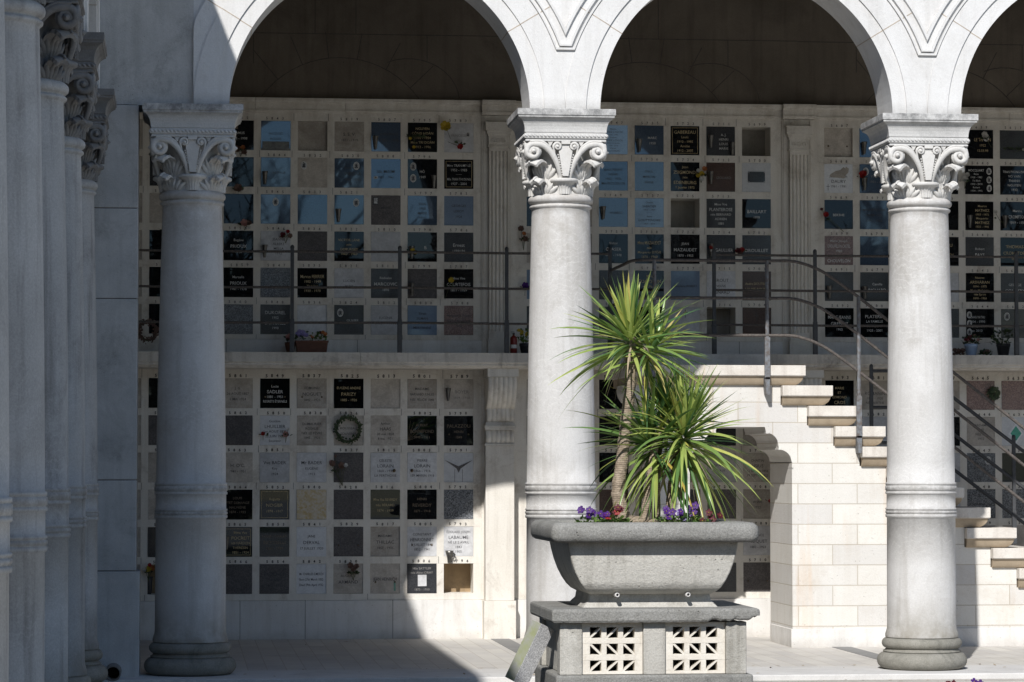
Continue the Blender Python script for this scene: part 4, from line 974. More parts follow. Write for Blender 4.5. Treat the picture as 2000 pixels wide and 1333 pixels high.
# ================================================================== staircase
st=empty('staircase',(0,0,0),'sunlit stone staircase descending right from the landing, with an arched opening below','staircase')
YS0,YS1=3.02,4.05
def zlow(x):
    u=abs(x-5.065)
    if u>=.48: return None
    if u<.235: return 2.033
    if u<.355: return 1.86+sqrt(max(0,.12**2-(u-.235)**2))
    return 1.70+sqrt(max(0,.125**2-(u-.355)**2))
def ztopf(x):
    if x<5.44: return 2.43
    i=int((x-5.44)/.248); return 2.416-.1885*i-.18+.0
wl=MB()
xs=[4.30,4.4,4.5,4.5849,4.5851]+[4.5851+.96*i/64 for i in range(1,64)]+[5.5449,5.5451]+[5.44+.248*i for i in range(1,15)]
xs=sorted(set(round(x,4) for x in xs))
for a,c in zip(xs[:-1],xs[1:]):
    m_=(a+c)/2; lo=zlow(m_); zt=ztopf(m_)
    la=zlow(min(max(a,4.5852),5.5448)) if lo else 0; lc=zlow(min(max(c,4.5852),5.5448)) if lo else 0
    if lo is None: la=lc=-.1
    if zt<=.02: continue
    v=[(a,YS0,la),(c,YS0,lc),(c,YS0,zt),(a,YS0,zt),(a,YS1,la),(c,YS1,lc),(c,YS1,zt),(a,YS1,zt)]
    wl.add(v,[(0,1,2,3),(5,4,7,6),(3,2,6,7),(1,0,4,5)])
for x in (4.30,): wl.add([(x,YS0,-.1),(x,YS0,2.43),(x,YS1,2.43),(x,YS1,-.1)],[(0,1,2,3)])
wl.add([(4.585,YS0,-.1),(4.585,YS1,-.1),(4.585,YS1,1.70),(4.585,YS0,1.70)],[(0,1,2,3)])
wl.add([(5.545,YS0,-.1),(5.545,YS0,1.70),(5.545,YS1,1.70),(5.545,YS1,-.1)],[(0,1,2,3)])
wl.build('side_wall',M['stair'],st)
fl=MB()
for s in (1,-1):
    X=lambda u:5.065+s*u
    for u0,u1,z0,z1 in ((.235,.262,1.972,1.99),(.352,.375,1.822,1.84),(.478,.49,1.655,1.668)):
        a,c=sorted((X(u0),X(u1))); fl.box(a,c,YS0-.012,YS1-.01,z0,z1)
fl.build('corbel_fillets',M['stair'],st)
cb=MB()
P=[(4.302,1.75),(4.302,2.43),(4.06,2.43)]+[(4.06+.20*sin(radians(t)),2.43-.20+.20*cos(radians(t))-.0) for t in ()]
P=[(4.301,1.78),(4.301,2.432),(4.05,2.432),(4.052,2.40)]+[(4.05+.13*(1-cos(radians(t))),2.40-.16*sin(radians(t))) for t in range(15,91,15)]+[(4.19,2.24),(4.19,2.215)]+[(4.19+.105*(1-cos(radians(t))),2.215-.32*sin(radians(t))) for t in range(15,91,15)]
cb.prism(list(reversed(P)),YS0+.02,YS1-.02); cb.build('landing_corbel',M['stair'],st)
pb=MB(); pb.box(5.53,9.4,YS0-.016,YS1-.05,-.1,.165); pb.box(4.285,4.60,YS0-.016,YS1-.05,-.1,.165); pb.build('wall_base',M['plinth'],st,bevel=.004)
def step_mb(x0,x1,z,y0,y1):
    s=MB(); s.box(x0,x1,y0,y1,z-.095,z)
    s.box(x0+.004,x1-.008,y0+.006,y1,z-.101,z-.095)
    # cavetto under the nosing, returned on the free end
    n=8; v=[]
    for i in range(n+1):
        t=pi/2*i/n; o_=.062*(1-cos(t)); zz=z-.101-.082*sin(t); yo=.022+.050*i/n
        v+=[(x0+.010,y0+yo,zz),(x1-.016-o_*1.5,y0+yo,zz),(x1-.016-o_*1.5,y1,zz),(x0+.010,y1,zz)]
    f=[(i*4+k,i*4+4+k,i*4+4+(k+1)%4,i*4+(k+1)%4) for i in range(n) for k in range(4)]
    f=[tuple(reversed(a)) for a in f]
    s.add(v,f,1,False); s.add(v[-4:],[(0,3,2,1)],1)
    return s
s=step_mb(4.05,5.66,2.602,2.93,4.29); s.build('landing_slab',[M['step'],M['under']],st,bevel=.005)
for i in range(13):
    z=2.416-.1885*i; x0=5.442+.248*i
    if z<.1: break
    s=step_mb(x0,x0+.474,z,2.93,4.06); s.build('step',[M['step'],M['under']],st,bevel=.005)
rs=MB(); rs.box(4.1,5.6,4.275,4.298,2.605,2.757); rs.build('landing_riser',M['plinth'],st)

# railings of the stair
sr=empty('stair_railing',(0,0,0),'curved three-bar rusty iron handrail on the front edge of landing and stairs','railing')
YF=2.905
def bez(P,k=6): return [tuple(v) for v in smooth_path(P,k)]
x0r=4.05
for z in (3.567,3.220,2.876):
    sl=.775
    P=[(x0r,4.30,z+.002),(x0r,3.9,z),(x0r,3.4,z),(x0r,3.12,z),(x0r+.02,2.99,z),(x0r+.08,2.925,z),(x0r+.19,YF,z),(4.8,YF,z),(5.3,YF,z),(5.50,YF,z),(5.62,YF,z-.02),(5.75,YF,z-.065),(5.88,YF,z-.135),(6.155,YF,z-.330),(6.6,YF,z-.330-.445*sl),(7.02,YF,z-.330-.865*sl),(7.88,YF,z-.33-1.725*sl),(8.9,YF,z-.33-2.745*sl)]
    q=MB(); q.tube(bez(P),.0145,9); q.build('rail',M['rust'],sr)
def spost(x,zt,zb,mat):
    p=MB()
    p.tube([(x,YF,zb+.55),(x,YF,zt-.02)],.019,6); p.box(x-.024,x+.024,YF-.018,YF+.018,zb+.14,zb+.52)
    p.box(x-.026,x+.026,YF-.02,YF+.02,zb+.49,zb+.53); p.box(x-.015,x+.015,YF-.012,YF+.012,zb+.52,zb+.58)
    p.prism([(x-.024,zb+.14),(x-.008,zb),(x+.022,zb),(x+.022,zb+.16),(x-.024,zb+.16)],YF-.018,YF+.11)
    for z in (zb+.22,zb+.36): p.prism([(x-.018,z+.012),(x,z-.006),(x+.018,z+.012),(x,z+.002)],YF-.021,YF-.0155)
    p.build('post',M[mat],sr,bevel=.002)
spost(4.24,3.59,2.33,'postpale'); spost(5.293,3.59,2.33,'postpale'); spost(6.155,3.262,1.79,'postpale'); spost(7.02,2.59,1.13,'postpale'); spost(7.88,1.92,.45,'postpale')
br_=empty('wall_side_railing',(0,0,0),'dark iron handrail on the wall side of the stairs, behind the front rail','railing')
YB=4.02
for z in (2.59,2.238,1.895):
    P=[(6.535,YB,z),(6.8,YB,z),(6.95,YB,z-.015),(7.1,YB,z-.075),(7.45,YB,z-.335),(7.937,YB,z-.70),(8.9,YB,z-1.42)]
    q=MB(); q.tube(bez(P),.017,8); q.build('rail',M['iron'],br_)
post(br_,6.535,YB,1.86,2.655,0,foot=.1); post(br_,7.94,YB,.92,1.975,0,foot=.3)
# ================================================================== planter
YP=-4.45
pt=empty('stone_planter',(3.07,YP+.62,0),'big grey concrete planter with rounded rim on a slab and openwork pedestal','planter')
def loc(mb): return mb.xf(Matrix.Translation((-3.07,-(YP+.62),0)))
def rrect(x0,x1,y0,y1,r,z,n=6):
    P=[]
    for cx,cy,a in ((x1-r,y1-r,0),(x0+r,y1-r,90),(x0+r,y0+r,180),(x1-r,y0+r,270)):
        for i in range(n+1):
            t=radians(a+90*i/n); P.append((cx+r*cos(t),cy+r*sin(t),z))
    return P
def loft(mb,rings,mat=0,smooth=True,capb=True,capt=True):
    n=len(rings[0]); v=[p for r in rings for p in r]
    f=[(j*n+i,j*n+(i+1)%n,(j+1)*n+(i+1)%n,(j+1)*n+i) for j in range(len(rings)-1) for i in range(n)]
    mb.add(v,f,mat,smooth)
    if capb: mb.add(rings[0],[tuple(range(n-1,-1,-1))],mat)
    if capt: mb.add(rings[-1],[tuple(range(n))],mat)
    return mb
def ins(d,z,r=.05,x=(2.37,3.771),y=(YP,YP+1.26),dy=None):
    e=d if dy is None else dy
    return rrect(x[0]+d,x[1]-d,y[0]+e,y[1]-e,max(.012,r),z)
q=MB()
prof=[(.07,1.150),(.03,1.152),(.010,1.165),(.0,1.19),(.0,1.235),(.008,1.262),(.03,1.281),(.06,1.286),(.10,1.284),(.125,1.27),(.13,1.25),(.13,1.20)]
loft(q,[ins(d,z,.05-d*.1) for d,z in prof],capb=True,capt=False); loc(q); q.build('rim',M['conc_rim'],pt)
q=MB()
pr_=[(.29,.80),(.262,.815),(.235,.845),(.205,.89),(.175,.95),(.15,1.02),(.132,1.09),(.12,1.152)]
loft(q,[ins(d,z,.012,dy=.125+.035*((1.152-z)/.35)**2+ (.05 if z<.84 else 0)+(.04 if z<.81 else 0)) for d,z in pr_],capt=False); loc(q); q.build('bowl',M['conc'],pt)
q=MB(); q.box(2.50,3.64,YP+.13,YP+1.13,1.20,1.255); loc(q); q.build('soil_bed',M['soil'],pt)
q=MB(); loft(q,[ins(.24,.709,.01),ins(.262,.735,.01),ins(.282,.755,.01),ins(.29,.80,.01)]); loc(q); q.build('foot',M['conc'],pt)
q=MB(); 
def wob(r,a=.003): return [(x+random.uniform(-a,a),y+random.uniform(-a,a),z+random.uniform(-a,a)) for x,y,z in r]
def dense(r,m=9):
    out=[]
    for i,p in enumerate(r):
        a=r[(i+1)%len(r)]; l=hypot(a[0]-p[0],a[1]-p[1]); k=max(1,int(l/.03))
        for j in range(k): out.append(tuple(p[c_]+(a[c_]-p[c_])*j/k for c_ in range(3)))
    return out
rg=[dense(rrect(2.37,3.771,YP,YP+1.26,.012,z_)) for z_ in (.620,.634,.662,.692,.704,.711)]
rnd=random.Random(77); chip=[]
for (x,y,z) in rg[0]:
    c_=max(0,(x-3.30)/.45)*(.022 if y<YP+.3 else .008)*abs(sin(x*23)+.6*sin(x*61+1)+.5*sin(y*37))
    chip.append(c_+rnd.uniform(0,.0025))
rg[0]=[(x+(3.07-x)*.012+(-.5*c if x>3.7 else 0),y+(.6*c+.008 if y<YP+.5 else -.004),z+c) for (x,y,z),c in zip(rg[0],chip)]
rg[1]=[(x-(.4*c if x>3.7 else 0),y+(.35*c if y<YP+.5 else 0)+rnd.uniform(-.0008,.0008),z+c*.8) for (x,y,z),c in zip(rg[1],chip)]
rg[4]=[(x+(3.07-x)*.006,y+(YP+.63-y)*.006,z) for x,y,z in rg[4]]; rg[5]=[(x+(3.07-x)*.025+rnd.uniform(-.001,.001),y+(YP+.63-y)*.025,z) for x,y,z in rg[5]]
loft(q,rg,smooth=False); loc(q); q.build('top_slab',M['conc_rim'],pt,bevel=.004)
q=MB()
for a,b in ((2.43,2.58),(2.992,3.141),(3.55,3.69)):
    e=MB(); e.box(a,b,YP+.06,YP+.20,.272,.620); loc(e); e.build('pedestal_pier',M['conc'],pt,bevel=.006)
q.box(2.43,2.57,YP+1.06,YP+1.20,.272,.620); q.box(3.55,3.69,YP+1.06,YP+1.20,.272,.620); q.box(2.46,2.50,YP+.2,YP+1.06,.272,.620); q.box(3.62,3.66,YP+.2,YP+1.06,.272,.620); q.box(2.57,3.55,YP+1.1,YP+1.16,.272,.62)
loc(q); q.build('pedestal_back_frame',M['conc'],pt,bevel=.006)
q=MB(); q.box(2.40,3.73,YP+.03,YP+1.22,-.05,.271); loc(q); q.build('pedestal_base',M['conc_rim'],pt,bevel=.015)
def claustra(x0,x1,z0=.274,z1=.618):
    c=MB(); hx=.076; y0,y1=YP+.085,YP+.175
    xs_=[x0+ (x1-x0)/2+ (i-1)*.112 for i in range(3)]; zs_=[.330,.441,.551]; hz=.036
    # bars between the holes
    ex=[x0]+[v for x in xs_ for v in (x-hx/2,x+hx/2)]+[x1]
    ez=[z0]+[v for z in zs_ for v in (z-hz,z+hz)]+[z1]
    for i in range(0,8,2): c.box(x0,x1,y0,y1,ez[i],ez[i+1])
    for j in range(1,7,2):
        for i in range(0,8,2): c.box(ex[i],ex[i+1],y0+.001,y1,ez[j],ez[j+1])
    for zi,z in enumerate(zs_):
        for x in xs_:
            s=-1 if zi==1 else 1
            w=.010
            c.prism([(x-hx/2,z-s*hz-w),(x-hx/2+.0,z-s*hz+w),(x+hx/2,z+s*hz+w),(x+hx/2,z+s*hz-w)] if s<0 else [(x-hx/2,z-hz-w*.6),(x+hx/2,z+hz-w),(x+hx/2,z+hz+w*.6),(x-hx/2,z-hz+w)],y0+.004,y1-.02)
    loc(c); return c
claustra(2.582,2.990).build('openwork_block',M['clau'],pt,bevel=.002)
claustra(3.143,3.548).build('openwork_block',M['clau'],pt,bevel=.002)
for x in (2.834,3.315):
    q=MB(); n=14; v=[]
    for y in (YP+.17,YP+.33):
        for r in (.015,.009): v+=[(x+r*cos(2*pi*i/n),y,.797+r*sin(2*pi*i/n)) for i in range(n)]
    f=[]
    for i in range(n):
        k=(i+1)%n; f+=[(i,k,2*n+k,2*n+i),(n+k,n+i,3*n+i,3*n+k),(i,n+i,n+k,k)]
    q.add(v,f,0,True); q.box(x-.008,x+.008,YP+.2,YP+.21,.789,.805,1); loc(q); q.build('drain_spout',[M['kerb'],M['hole']],pt)

# ------------------------------------------------------------------ cordyline
def crown(c,n,axis,lmin,lmax,seed,elev=(-35,85),clen=.16,w=.026,sag=.35,azbias=None):
    rnd=random.Random(seed); mb=MB(); ax=Vector(axis).normalized(); c=Vector(c)
    e1=ax.orthogonal().normalized(); e2=ax.cross(e1)
    for i in range(n):
        t=(i+.5)/n
        az=i*2.39996+rnd.uniform(-.35,.35)
        el=radians(elev[0]+(elev[1]-elev[0])*(t**.85)+rnd.uniform(-9,9))
        L_=(lmin+(lmax-lmin)*rnd.random())*(1-.40*max(0,sin(el))**2)
        d=(e1*cos(az)+e2*sin(az))*cos(el)+ax*sin(el); d.normalize()
        p=c+ax*(clen*(t-.55))+(e1*cos(az)+e2*sin(az))*.012
        side=d.cross(Vector((0,0,1)));
        if side.length<.05: side=e1
        side.normalize()
        tw=rnd.uniform(-.7,.7); side=(Matrix.Rotation(tw,3,d)@side)
        K=9; W=1.0*w*rnd.uniform(.75,1.15); sg=sag*rnd.uniform(.5,1.4)*(1.15-max(0,sin(el))*.95)
        if rnd.random()<.05: sg*=2.2
        vs=[];pos=p.copy();dd=d.copy();kink=rnd.uniform(-.10,.10)
        for k in range(K+1):
            s=k/K
            ww=W*(.55+.9*s if s<.33 else .847*(1-((s-.33)/.67)**1.9)+.01)*.62
            up_=dd.cross(side).normalized(); fold=.28*ww*(1-s*.5)
            vs+=[pos-side*ww+up_*fold,pos-up_*fold*.6,pos+side*ww+up_*fold]
            dd=(dd+Vector((0,0,-1))*sg*(L_/K)*(1.1+1.8*s)+side*kink/K).normalized()
            pos=pos+dd*(L_/K)
        f=[]
        for k in range(K): 
            b=k*3; f+=[(b,b+1,b+4,b+3),(b+1,b+2,b+5,b+4)]
        mb.add(vs,f,0,True)
    return mb
cl=empty('cordyline_plant',(3.1,-3.85,1.25),'spiky green cordyline with three bare trunks growing from the concrete planter','plant')
T_=Matrix.Translation((-3.1,3.85,-1.25)); Y=-3.85
def trunk(P,r,nm='trunk'):
    pts=smooth_path(P,16); n=len(pts)
    R=[(r[0]+(r[1]-r[0])*i/(n-1))*(1+.055*(i%2)+.05*sin(i*.7)+.03*sin(i*5.3)) for i in range(n)]
    q=MB(); q.tube(pts,R,14); q.xf(T_); return q.build(nm,M['trunk'],cl)
trunk([(2.955,Y,1.24),(2.925,Y,1.36),(2.902,Y,1.488),(2.930,Y,1.699),(2.955,Y,1.945),(2.985,Y,2.191),(3.002,Y,2.403),(2.990,Y,2.56)],(.051,.030))
trunk([(3.000,Y,2.33),(3.035,Y-.02,2.42),(3.10,Y-.03,2.47)],(.030,.026))
trunk([(3.075,Y-.04,1.26),(3.105,Y-.04,1.45),(3.135,Y-.03,1.65),(3.16,Y,1.80),(3.22,Y+.05,1.92)],(.034,.022))
trunk([(3.275,Y+.08,1.25),(3.285,Y+.07,1.50),(3.32,Y+.03,1.72),(3.35,Y,1.84)],(.030,.027))
trunk([(3.18,Y+.12,1.25),(3.20,Y+.14,1.7),(3.235,Y+.12,2.0)],(.026,.022))
q=MB(); q.ball((3.0,Y,1.255),.15,seg=20,rings=8,sc=(1.0,.8,.45)); q.ball((3.15,Y-.03,1.25),.13,seg=18,rings=8,sc=(1.2,.8,.4)); q.xf(T_); q.build('root_mound',M['trunk'],cl)
def cr_(c,*a,mat='cord',**k):
    q=crown(c,*a,**k); q.xf(T_); q.build('leaf_crown',M[mat],cl)
cr_((2.988,Y,2.545),150,(-.02,0,1),.42,.70,3,elev=(-28,84),sag=.45)
cr_((3.135,Y-.02,2.45),62,(.55,-.05,.8),.36,.58,5,elev=(-45,70),sag=.9)
cr_((3.36,Y,1.87),200,(.06,-.10,1),.44,.78,8,elev=(-50,84),sag=.62,clen=.20)
cr_((3.26,Y+.12,1.98),70,(.08,.05,1),.34,.52,12,elev=(-30,86),sag=.6,mat='cord2')
cr_((3.14,Y+.05,1.80),85,(-.40,0,1),.42,.82,15,elev=(-40,65),sag=.8,mat='cord2')
# dead leaf skirt
cr_((3.35,Y,1.80),16,(0,0,1),.25,.5,31,elev=(-80,-30),sag=1.2,mat='litter',w=.018)
cr_((3.0,Y-.01,2.5),9,(0,0,1),.3,.5,33,elev=(-60,0),sag=1.6,mat='litter',w=.016)
cr_((3.0,Y,2.50),26,(0,0,1),.10,.2,21,elev=(-85,-50),sag=.5,mat='litter',w=.02)
q=MB(); rnd=random.Random(4)
for i in range(420):
    x=rnd.uniform(2.86,3.42); y=Y+rnd.uniform(-.42,.2); a=rnd.uniform(0,6.28); l=rnd.uniform(.04,.12); h_=rnd.uniform(.0,.05)
    q.add([(x,y,1.262+h_*.3),(x+.003,y+.002,1.262+h_*.3),(x+l*cos(a),y+l*sin(a),1.268+h_)],[(0,1,2)])
tag(q.build('leaf_litter',M['litter']),'dry brown fibres scattered on the planter soil around the trunks','litter',kind='stuff')

# ------------------------------------------------------------------ flowers
def leafy(mb,n,rx,ry,h,l,rnd,mat=0,w=.35):
    for i in range(n):
        a=rnd.uniform(0,6.28); r_=rnd.random()**.5
        p=Vector((rx*r_*cos(a),ry*r_*sin(a),rnd.uniform(0,h)))
        d=Vector((cos(a)*.7+rnd.uniform(-.5,.5),sin(a)*.7+rnd.uniform(-.5,.5),rnd.uniform(-.1,1))).normalized()
        s=d.cross(Vector((rnd.uniform(-1,1),rnd.uniform(-1,1),1))).normalized(); ll=l*rnd.uniform(.6,1.3)
        mb.add([p,p+d*ll*.5+s*ll*w,p+d*ll,p+d*ll*.5-s*ll*w],[(0,1,2,3)],mat,False)
def pansy(mb,p,r,rnd,mat=0,eye=None):
    """five overlapping petals facing the viewer / up"""
    nrm=Vector((rnd.uniform(-.5,.5),-1,rnd.uniform(.1,.8))).normalized(); u=nrm.orthogonal().normalized(); w_=nrm.cross(u)
    for k in range(5):
        a=2*pi*k/5+rnd.uniform(-.1,.1); d=u*cos(a)+w_*sin(a); s=nrm.cross(d); b=nrm*(.003*(k%2)+.001*k)
        pp=Vector(p)+b
        mb.add([pp,pp+d*r*.45+s*r*.42,pp+d*r*.95+s*r*.35+nrm*r*.12,pp+d*r*1.05+nrm*r*.05,pp+d*r*.95-s*r*.35+nrm*r*.12,pp+d*r*.45-s*r*.42],[(0,1,2,3,4,5)],mat,False)
    if eye is not None: mb.ball(Vector(p)+nrm*.006,r*.14,eye,6,4)
def pansies(x,y,z,n,mat,label,seed,sp=(.05,.05),extra=None,nleaf=80,h=.07):
    rnd=random.Random(seed); r=empty('pansy_plant',(x,y,z),label,'flower','pansies in bloom')
    q=MB(); leafy(q,nleaf,sp[0]+.02,sp[1]+.02,h*.9,.032,rnd); q.build('foliage',M['pleaf'],r)
    for i in range(n):
        q=MB(); pansy(q,(rnd.uniform(-1,1)*sp[0],rnd.uniform(-1,.2)*sp[1],h+rnd.uniform(-.02,.055)),rnd.uniform(.020,.026),rnd,0,1)
        q.build('bloom',[M[extra if extra and rnd.random()<.35 else mat],M['yellow_petals']],r)
zs_=1.255
pansies(2.63,-4.28,zs_,6,'purple_petals','tall purple pansies at the left end of the planter',1,(.055,.05))
pansies(2.73,-4.25,zs_,4,'purple_petals','few small purple pansies between the left purple clump and the red ones',2,(.04,.04),nleaf=40,h=.04)
pansies(2.81,-4.27,zs_,6,'maroon_petals','dark red pansies left of the tall trunk',3,(.05,.04),'red_petals')
pansies(2.88,-4.22,zs_,2,'maroon_petals','pair of maroon pansies close to the foot of the tall trunk',4,(.03,.03),h=.04)
pansies(3.17,-4.28,zs_,4,'purple_petals','purple pansies just right of the leaning trunk',5,(.045,.04))
pansies(3.25,-4.25,zs_,5,'purple_petals','large purple pansies in the middle of the right half of the planter',6,(.045,.04),'lilac_petals')
pansies(3.34,-4.22,zs_,5,'purple_petals','dark violet pansies standing highest in the right half',7,(.045,.04),h=.085)
pansies(3.43,-4.26,zs_,3,'maroon_petals','small maroon pansies near the right end of the planter',8,(.045,.03),h=.04)
pansies(3.51,-4.28,zs_,2,'maroon_petals','last low maroon pansy bloom by the right planter rim',9,(.03,.02),nleaf=22,h=.02)
q=MB(); q.box(1.2,7.5,-7.5,-4.6,-.06,.14); q.build('planting_bed',M['soil']); tag(bpy.data.objects['planting_bed'],kind='structure')
pansies(5.13,-4.85,.12,6,'purple_petals','bright purple pansies at the bottom edge, below the right column',11,(.05,.04),h=.09)
pansies(4.97,-4.9,.12,5,'maroon_petals','dark red pansies at the bottom edge, left of the bright purple ones',12,(.05,.04),h=.075)
pansies(4.24,-4.9,.12,2,'purple_petals','lone dark violet pansy at the bottom edge between planter and right column',13,(.02,.03),h=.085)
q=MB(); rnd=random.Random(9)
for i in range(900):
    x=rnd.uniform(3.76,4.1) if i<520 else rnd.uniform(2.2,7); y=rnd.uniform(-4.95,-4.65); a=rnd.uniform(0,6.28); l=rnd.uniform(.05,.115 if i<520 else .07)
    q.add([(x,y,.139),(x+.005,y,.139),(x+l*.45*cos(a),y+l*.3*sin(a),.14+l)],[(0,1,2)])
tag(q.build('grass',M['grass']),kind='stuff')
q=MB(); rnd=random.Random(19)
for i in range(170):
    x=rnd.uniform(-.4,9); y=rnd.choice([rnd.uniform(.36,.5),rnd.uniform(-.62,.35),rnd.uniform(3.6,4.75),rnd.uniform(-.95,-.62)]); z=(.002 if y<=.36 else -.001) if y>-.62 else -.044
    if y>.36 and 4.2<x and y>2.9: continue
    if min(hypot(x-3*k,y) for k in range(4))<.40: continue
    a=rnd.uniform(0,6.28); s=rnd.uniform(.008,.028); u=Vector((cos(a),sin(a),rnd.uniform(-.05,.3)))*s; w_=Vector((-sin(a),cos(a),rnd.uniform(0,.3)))*s*.45; p=Vector((x,y,z+.004))
    q.add([p-u,p+w_,p+u,p-w_],[(0,1,2,3)])
tag(q.build('fallen_leaves',M['litter']),'dry leaf scraps and grit scattered over the gallery floor and kerb','litter',kind='stuff')
# leaning stone slab
ls=empty('leaning_stone_slab',(2.17,-3.95,.15),'tilted granite slab with a mossy green edge leaning beside the planter pedestal','stone slab')
q=MB(); q.box(0,.13,0,.10,0,.43); q.box(-.0035,.0,.001,.099,.001,.429,1)
o=q.build('granite_block',[M['white_gran'],M['moss']],ls,bevel=.004); o.rotation_mode='QUATERNION'; o.rotation_quaternion=(Matrix.Rotation(radians(26),3,'Y')@Matrix.Rotation(radians(34),3,'Z')).to_quaternion()
o.location=(-.01,-.10,.06)

def rose(mb,p,r,rnd,mat,face=Vector((0,-1,.25))):
    nrm=(face+Vector((rnd.uniform(-.3,.3),0,rnd.uniform(-.3,.3)))).normalized(); u=nrm.orthogonal().normalized(); w_=nrm.cross(u); p=Vector(p)
    for ring,(k,rr,lift) in enumerate(((6,1.0,.0),(5,.72,.28),(4,.42,.45))):
        for i in range(k):
            a=2*pi*i/k+ring*.6+rnd.uniform(-.2,.2); d=u*cos(a)+w_*sin(a); s=nrm.cross(d)
            b=p+nrm*r*lift*.8
            mb.add([b,b+d*r*rr*.55+s*r*rr*.5+nrm*r*.10,b+d*r*rr+s*r*rr*.28+nrm*r*.30,b+d*r*rr-s*r*rr*.28+nrm*r*.30,b+d*r*rr*.55-s*r*rr*.5+nrm*r*.10],[(0,1,2,3,4)],mat,False)
def bouquet(name,x,z,label,blooms,y=YW-.06,stem=.10,leaves=20,seed=0,spread=.03,lean=0,cat='flowers',lm='dleaf',leafr=.045):
    """blooms: list of (petal material, dx, dz, radius)"""
    rnd=random.Random(seed); r=empty(name,(x,y,z),label,cat,'flowers left at the niches')
    q=MB()
    for m,dx,dz,rad in blooms: q.tube([(lean,.03,-stem),(dx*.5+lean*.4,.02,-stem*.4),(dx,.012,dz)],.0022,5)
    q.build('stems',M['stem'],r)
    if leaves:
        q=MB(); leafy(q,leaves,leafr,.02,.02,.028,rnd); q.xf(Matrix.Translation((0,.01,-stem*.35))); q.build('leaves',M[lm],r)
    for m,dx,dz,rad in blooms:
        q=MB(); rose(q,(dx,0,dz),rad,rnd,0); q.build('bloom',M[m],r)
    return r
DR='dried_petals'
bouquet('dried_bouquet',.478,4.75,'withered orange-brown roses hanging over the top left black plaque',[(DR,-.03,0,.035),('orange_petals',.02,.015,.025),(DR,.035,-.03,.03)],seed=1,stem=.07,leaves=26)
bouquet('dried_bouquet',.455,4.37,'dark withered rose hanging over the second row branch-reflecting plaque',[(DR,0,0,.042)],seed=2,stem=.06)
bouquet('dried_bouquet',.515,4.03,'large pink and brown rose between the third and fourth upper rows',[('pink_petals',0,0,.038),(DR,.045,.0,.03),('white_petals',.05,-.04,.018)],seed=3,stem=.07,leaves=30)
bouquet('flower_bouquet',.918,3.92,'small dark red flowers over the corner of a light fourth-row plaque',[('maroon_petals',-.03,0,.028),('red_petals',.02,.03,.02),(DR,.04,-.01,.025)],seed=4,stem=.08)
bouquet('flower_bouquet',2.185,4.92,'green leafy spray with yellow tips over the gilt lettered top-row plaque',[('yellow_petals',-.055,-.045,.016),('yellow_petals',-.02,-.13,.018)],seed=5,stem=.10,leaves=80,leafr=.08)
bouquet('rose',2.478,5.0,'yellow rose on the top-row plaque beside the fluted pilaster',[('yellow_petals',0,0,.052)],seed=6,stem=.12,leaves=16,lean=.05)
bouquet('rose',2.622,4.80,'red rose lying below the yellow rose on the top row',[('red_petals',0,0,.030)],seed=7,stem=-.05,leaves=20,lean=-.12)
bouquet('rose',2.535,3.49,'yellow rose stuck on the black fifth-row plaque behind the railing',[('yellow_petals',0,0,.028)],seed=8,stem=.19,leaves=10,lean=-.06)
bouquet('flower_bouquet',2.156,3.775,'yellow blossoms in a vase on the black fourth-row plaque with one letter',[('yellow_petals',0,0,.026),('yellow_petals',.03,-.02,.018)],seed=9,stem=.05,leaves=18)
bouquet('dried_bouquet',3.250,3.93,'dried orange-brown spray at the left edge of the central column',[(DR,-.03,.07,.03),('orange_petals',0,.02,.022),(DR,.01,-.03,.03)],seed=10,stem=.14)
bouquet('flower_bouquet',3.262,3.44,'purple flower head beside the central column behind the middle rail',[('purple_petals',0,0,.035)],seed=11,stem=.10)
bouquet('flower_bouquet',5.017,4.57,'orange, yellow and white bouquet between two second-row plaques',[('yellow_petals',0,-.01,.028),('orange_petals',.03,.04,.026),('white_petals',-.03,.02,.022),('white_petals',0,-.06,.022),('yellow_petals',-.035,-.03,.022)],seed=12,stem=.10,leaves=22)
bouquet('rose',5.107,3.83,'small red and white artificial rose on a dark grey fourth-row plaque',[('red_petals',0,0,.022),('white_petals',.004,-.03,.012)],seed=13,stem=.12,leaves=4)
bouquet('flower_bouquet',5.40,3.80,'flat red blossoms between two grey plaques near the curved handrail',[('maroon_petals',-.02,0,.03),('red_petals',.02,.01,.026),(DR,.0,-.02,.03)],seed=14,stem=.03,leaves=14)
bouquet('flower_bouquet',6.253,4.17,'red flower on a long stem crossing the third-row plaque right of the pilaster',[('red_petals',.015,0,.028),('maroon_petals',-.03,.05,.016)],seed=15,stem=.17,lean=.20,leaves=10)
bouquet('carnation',6.643,4.57,'bright red carnation in a vase on a blue reflecting plaque',[('red_petals',0,0,.040),('red_petals',.012,.012,.030)],seed=16,stem=.10,leaves=8)
bouquet('rose',7.686,4.54,'pale cream roses by the right column capital on the second row',[('white_petals',-.01,0,.036),('white_petals',.02,.04,.025)],seed=17,stem=.10,leaves=20)
bouquet('rose',7.883,4.98,'white rose over the top-row black plaque right of the column',[('white_petals',0,0,.036)],seed=18,stem=.12,leaves=26,lean=.08)
bouquet('foliage_spray',8.21,4.84,'low dark green foliage lying across the dark top-row plaque at the right edge',[('white_petals',.07,.0,.012)],seed=28,stem=.02,leaves=60,leafr=.12)
bouquet('tulip',8.02,4.16,'single drooping cream tulip beside the third-row black plaque at the right',[('white_petals',-.03,.05,.02)],seed=29,stem=.08,leaves=2,lean=.09)
bouquet('dried_bouquet',1.406,1.68,'dried pink and grey flowers hanging over a stained lower plaque',[(DR,-.03,.02,.032),('pink_petals',-.045,.03,.018),(DR,.06,0,.035),('white_petals',.10,0,.022),(DR,.0,.09,.014)],seed=19,stem=.20,lean=.07)
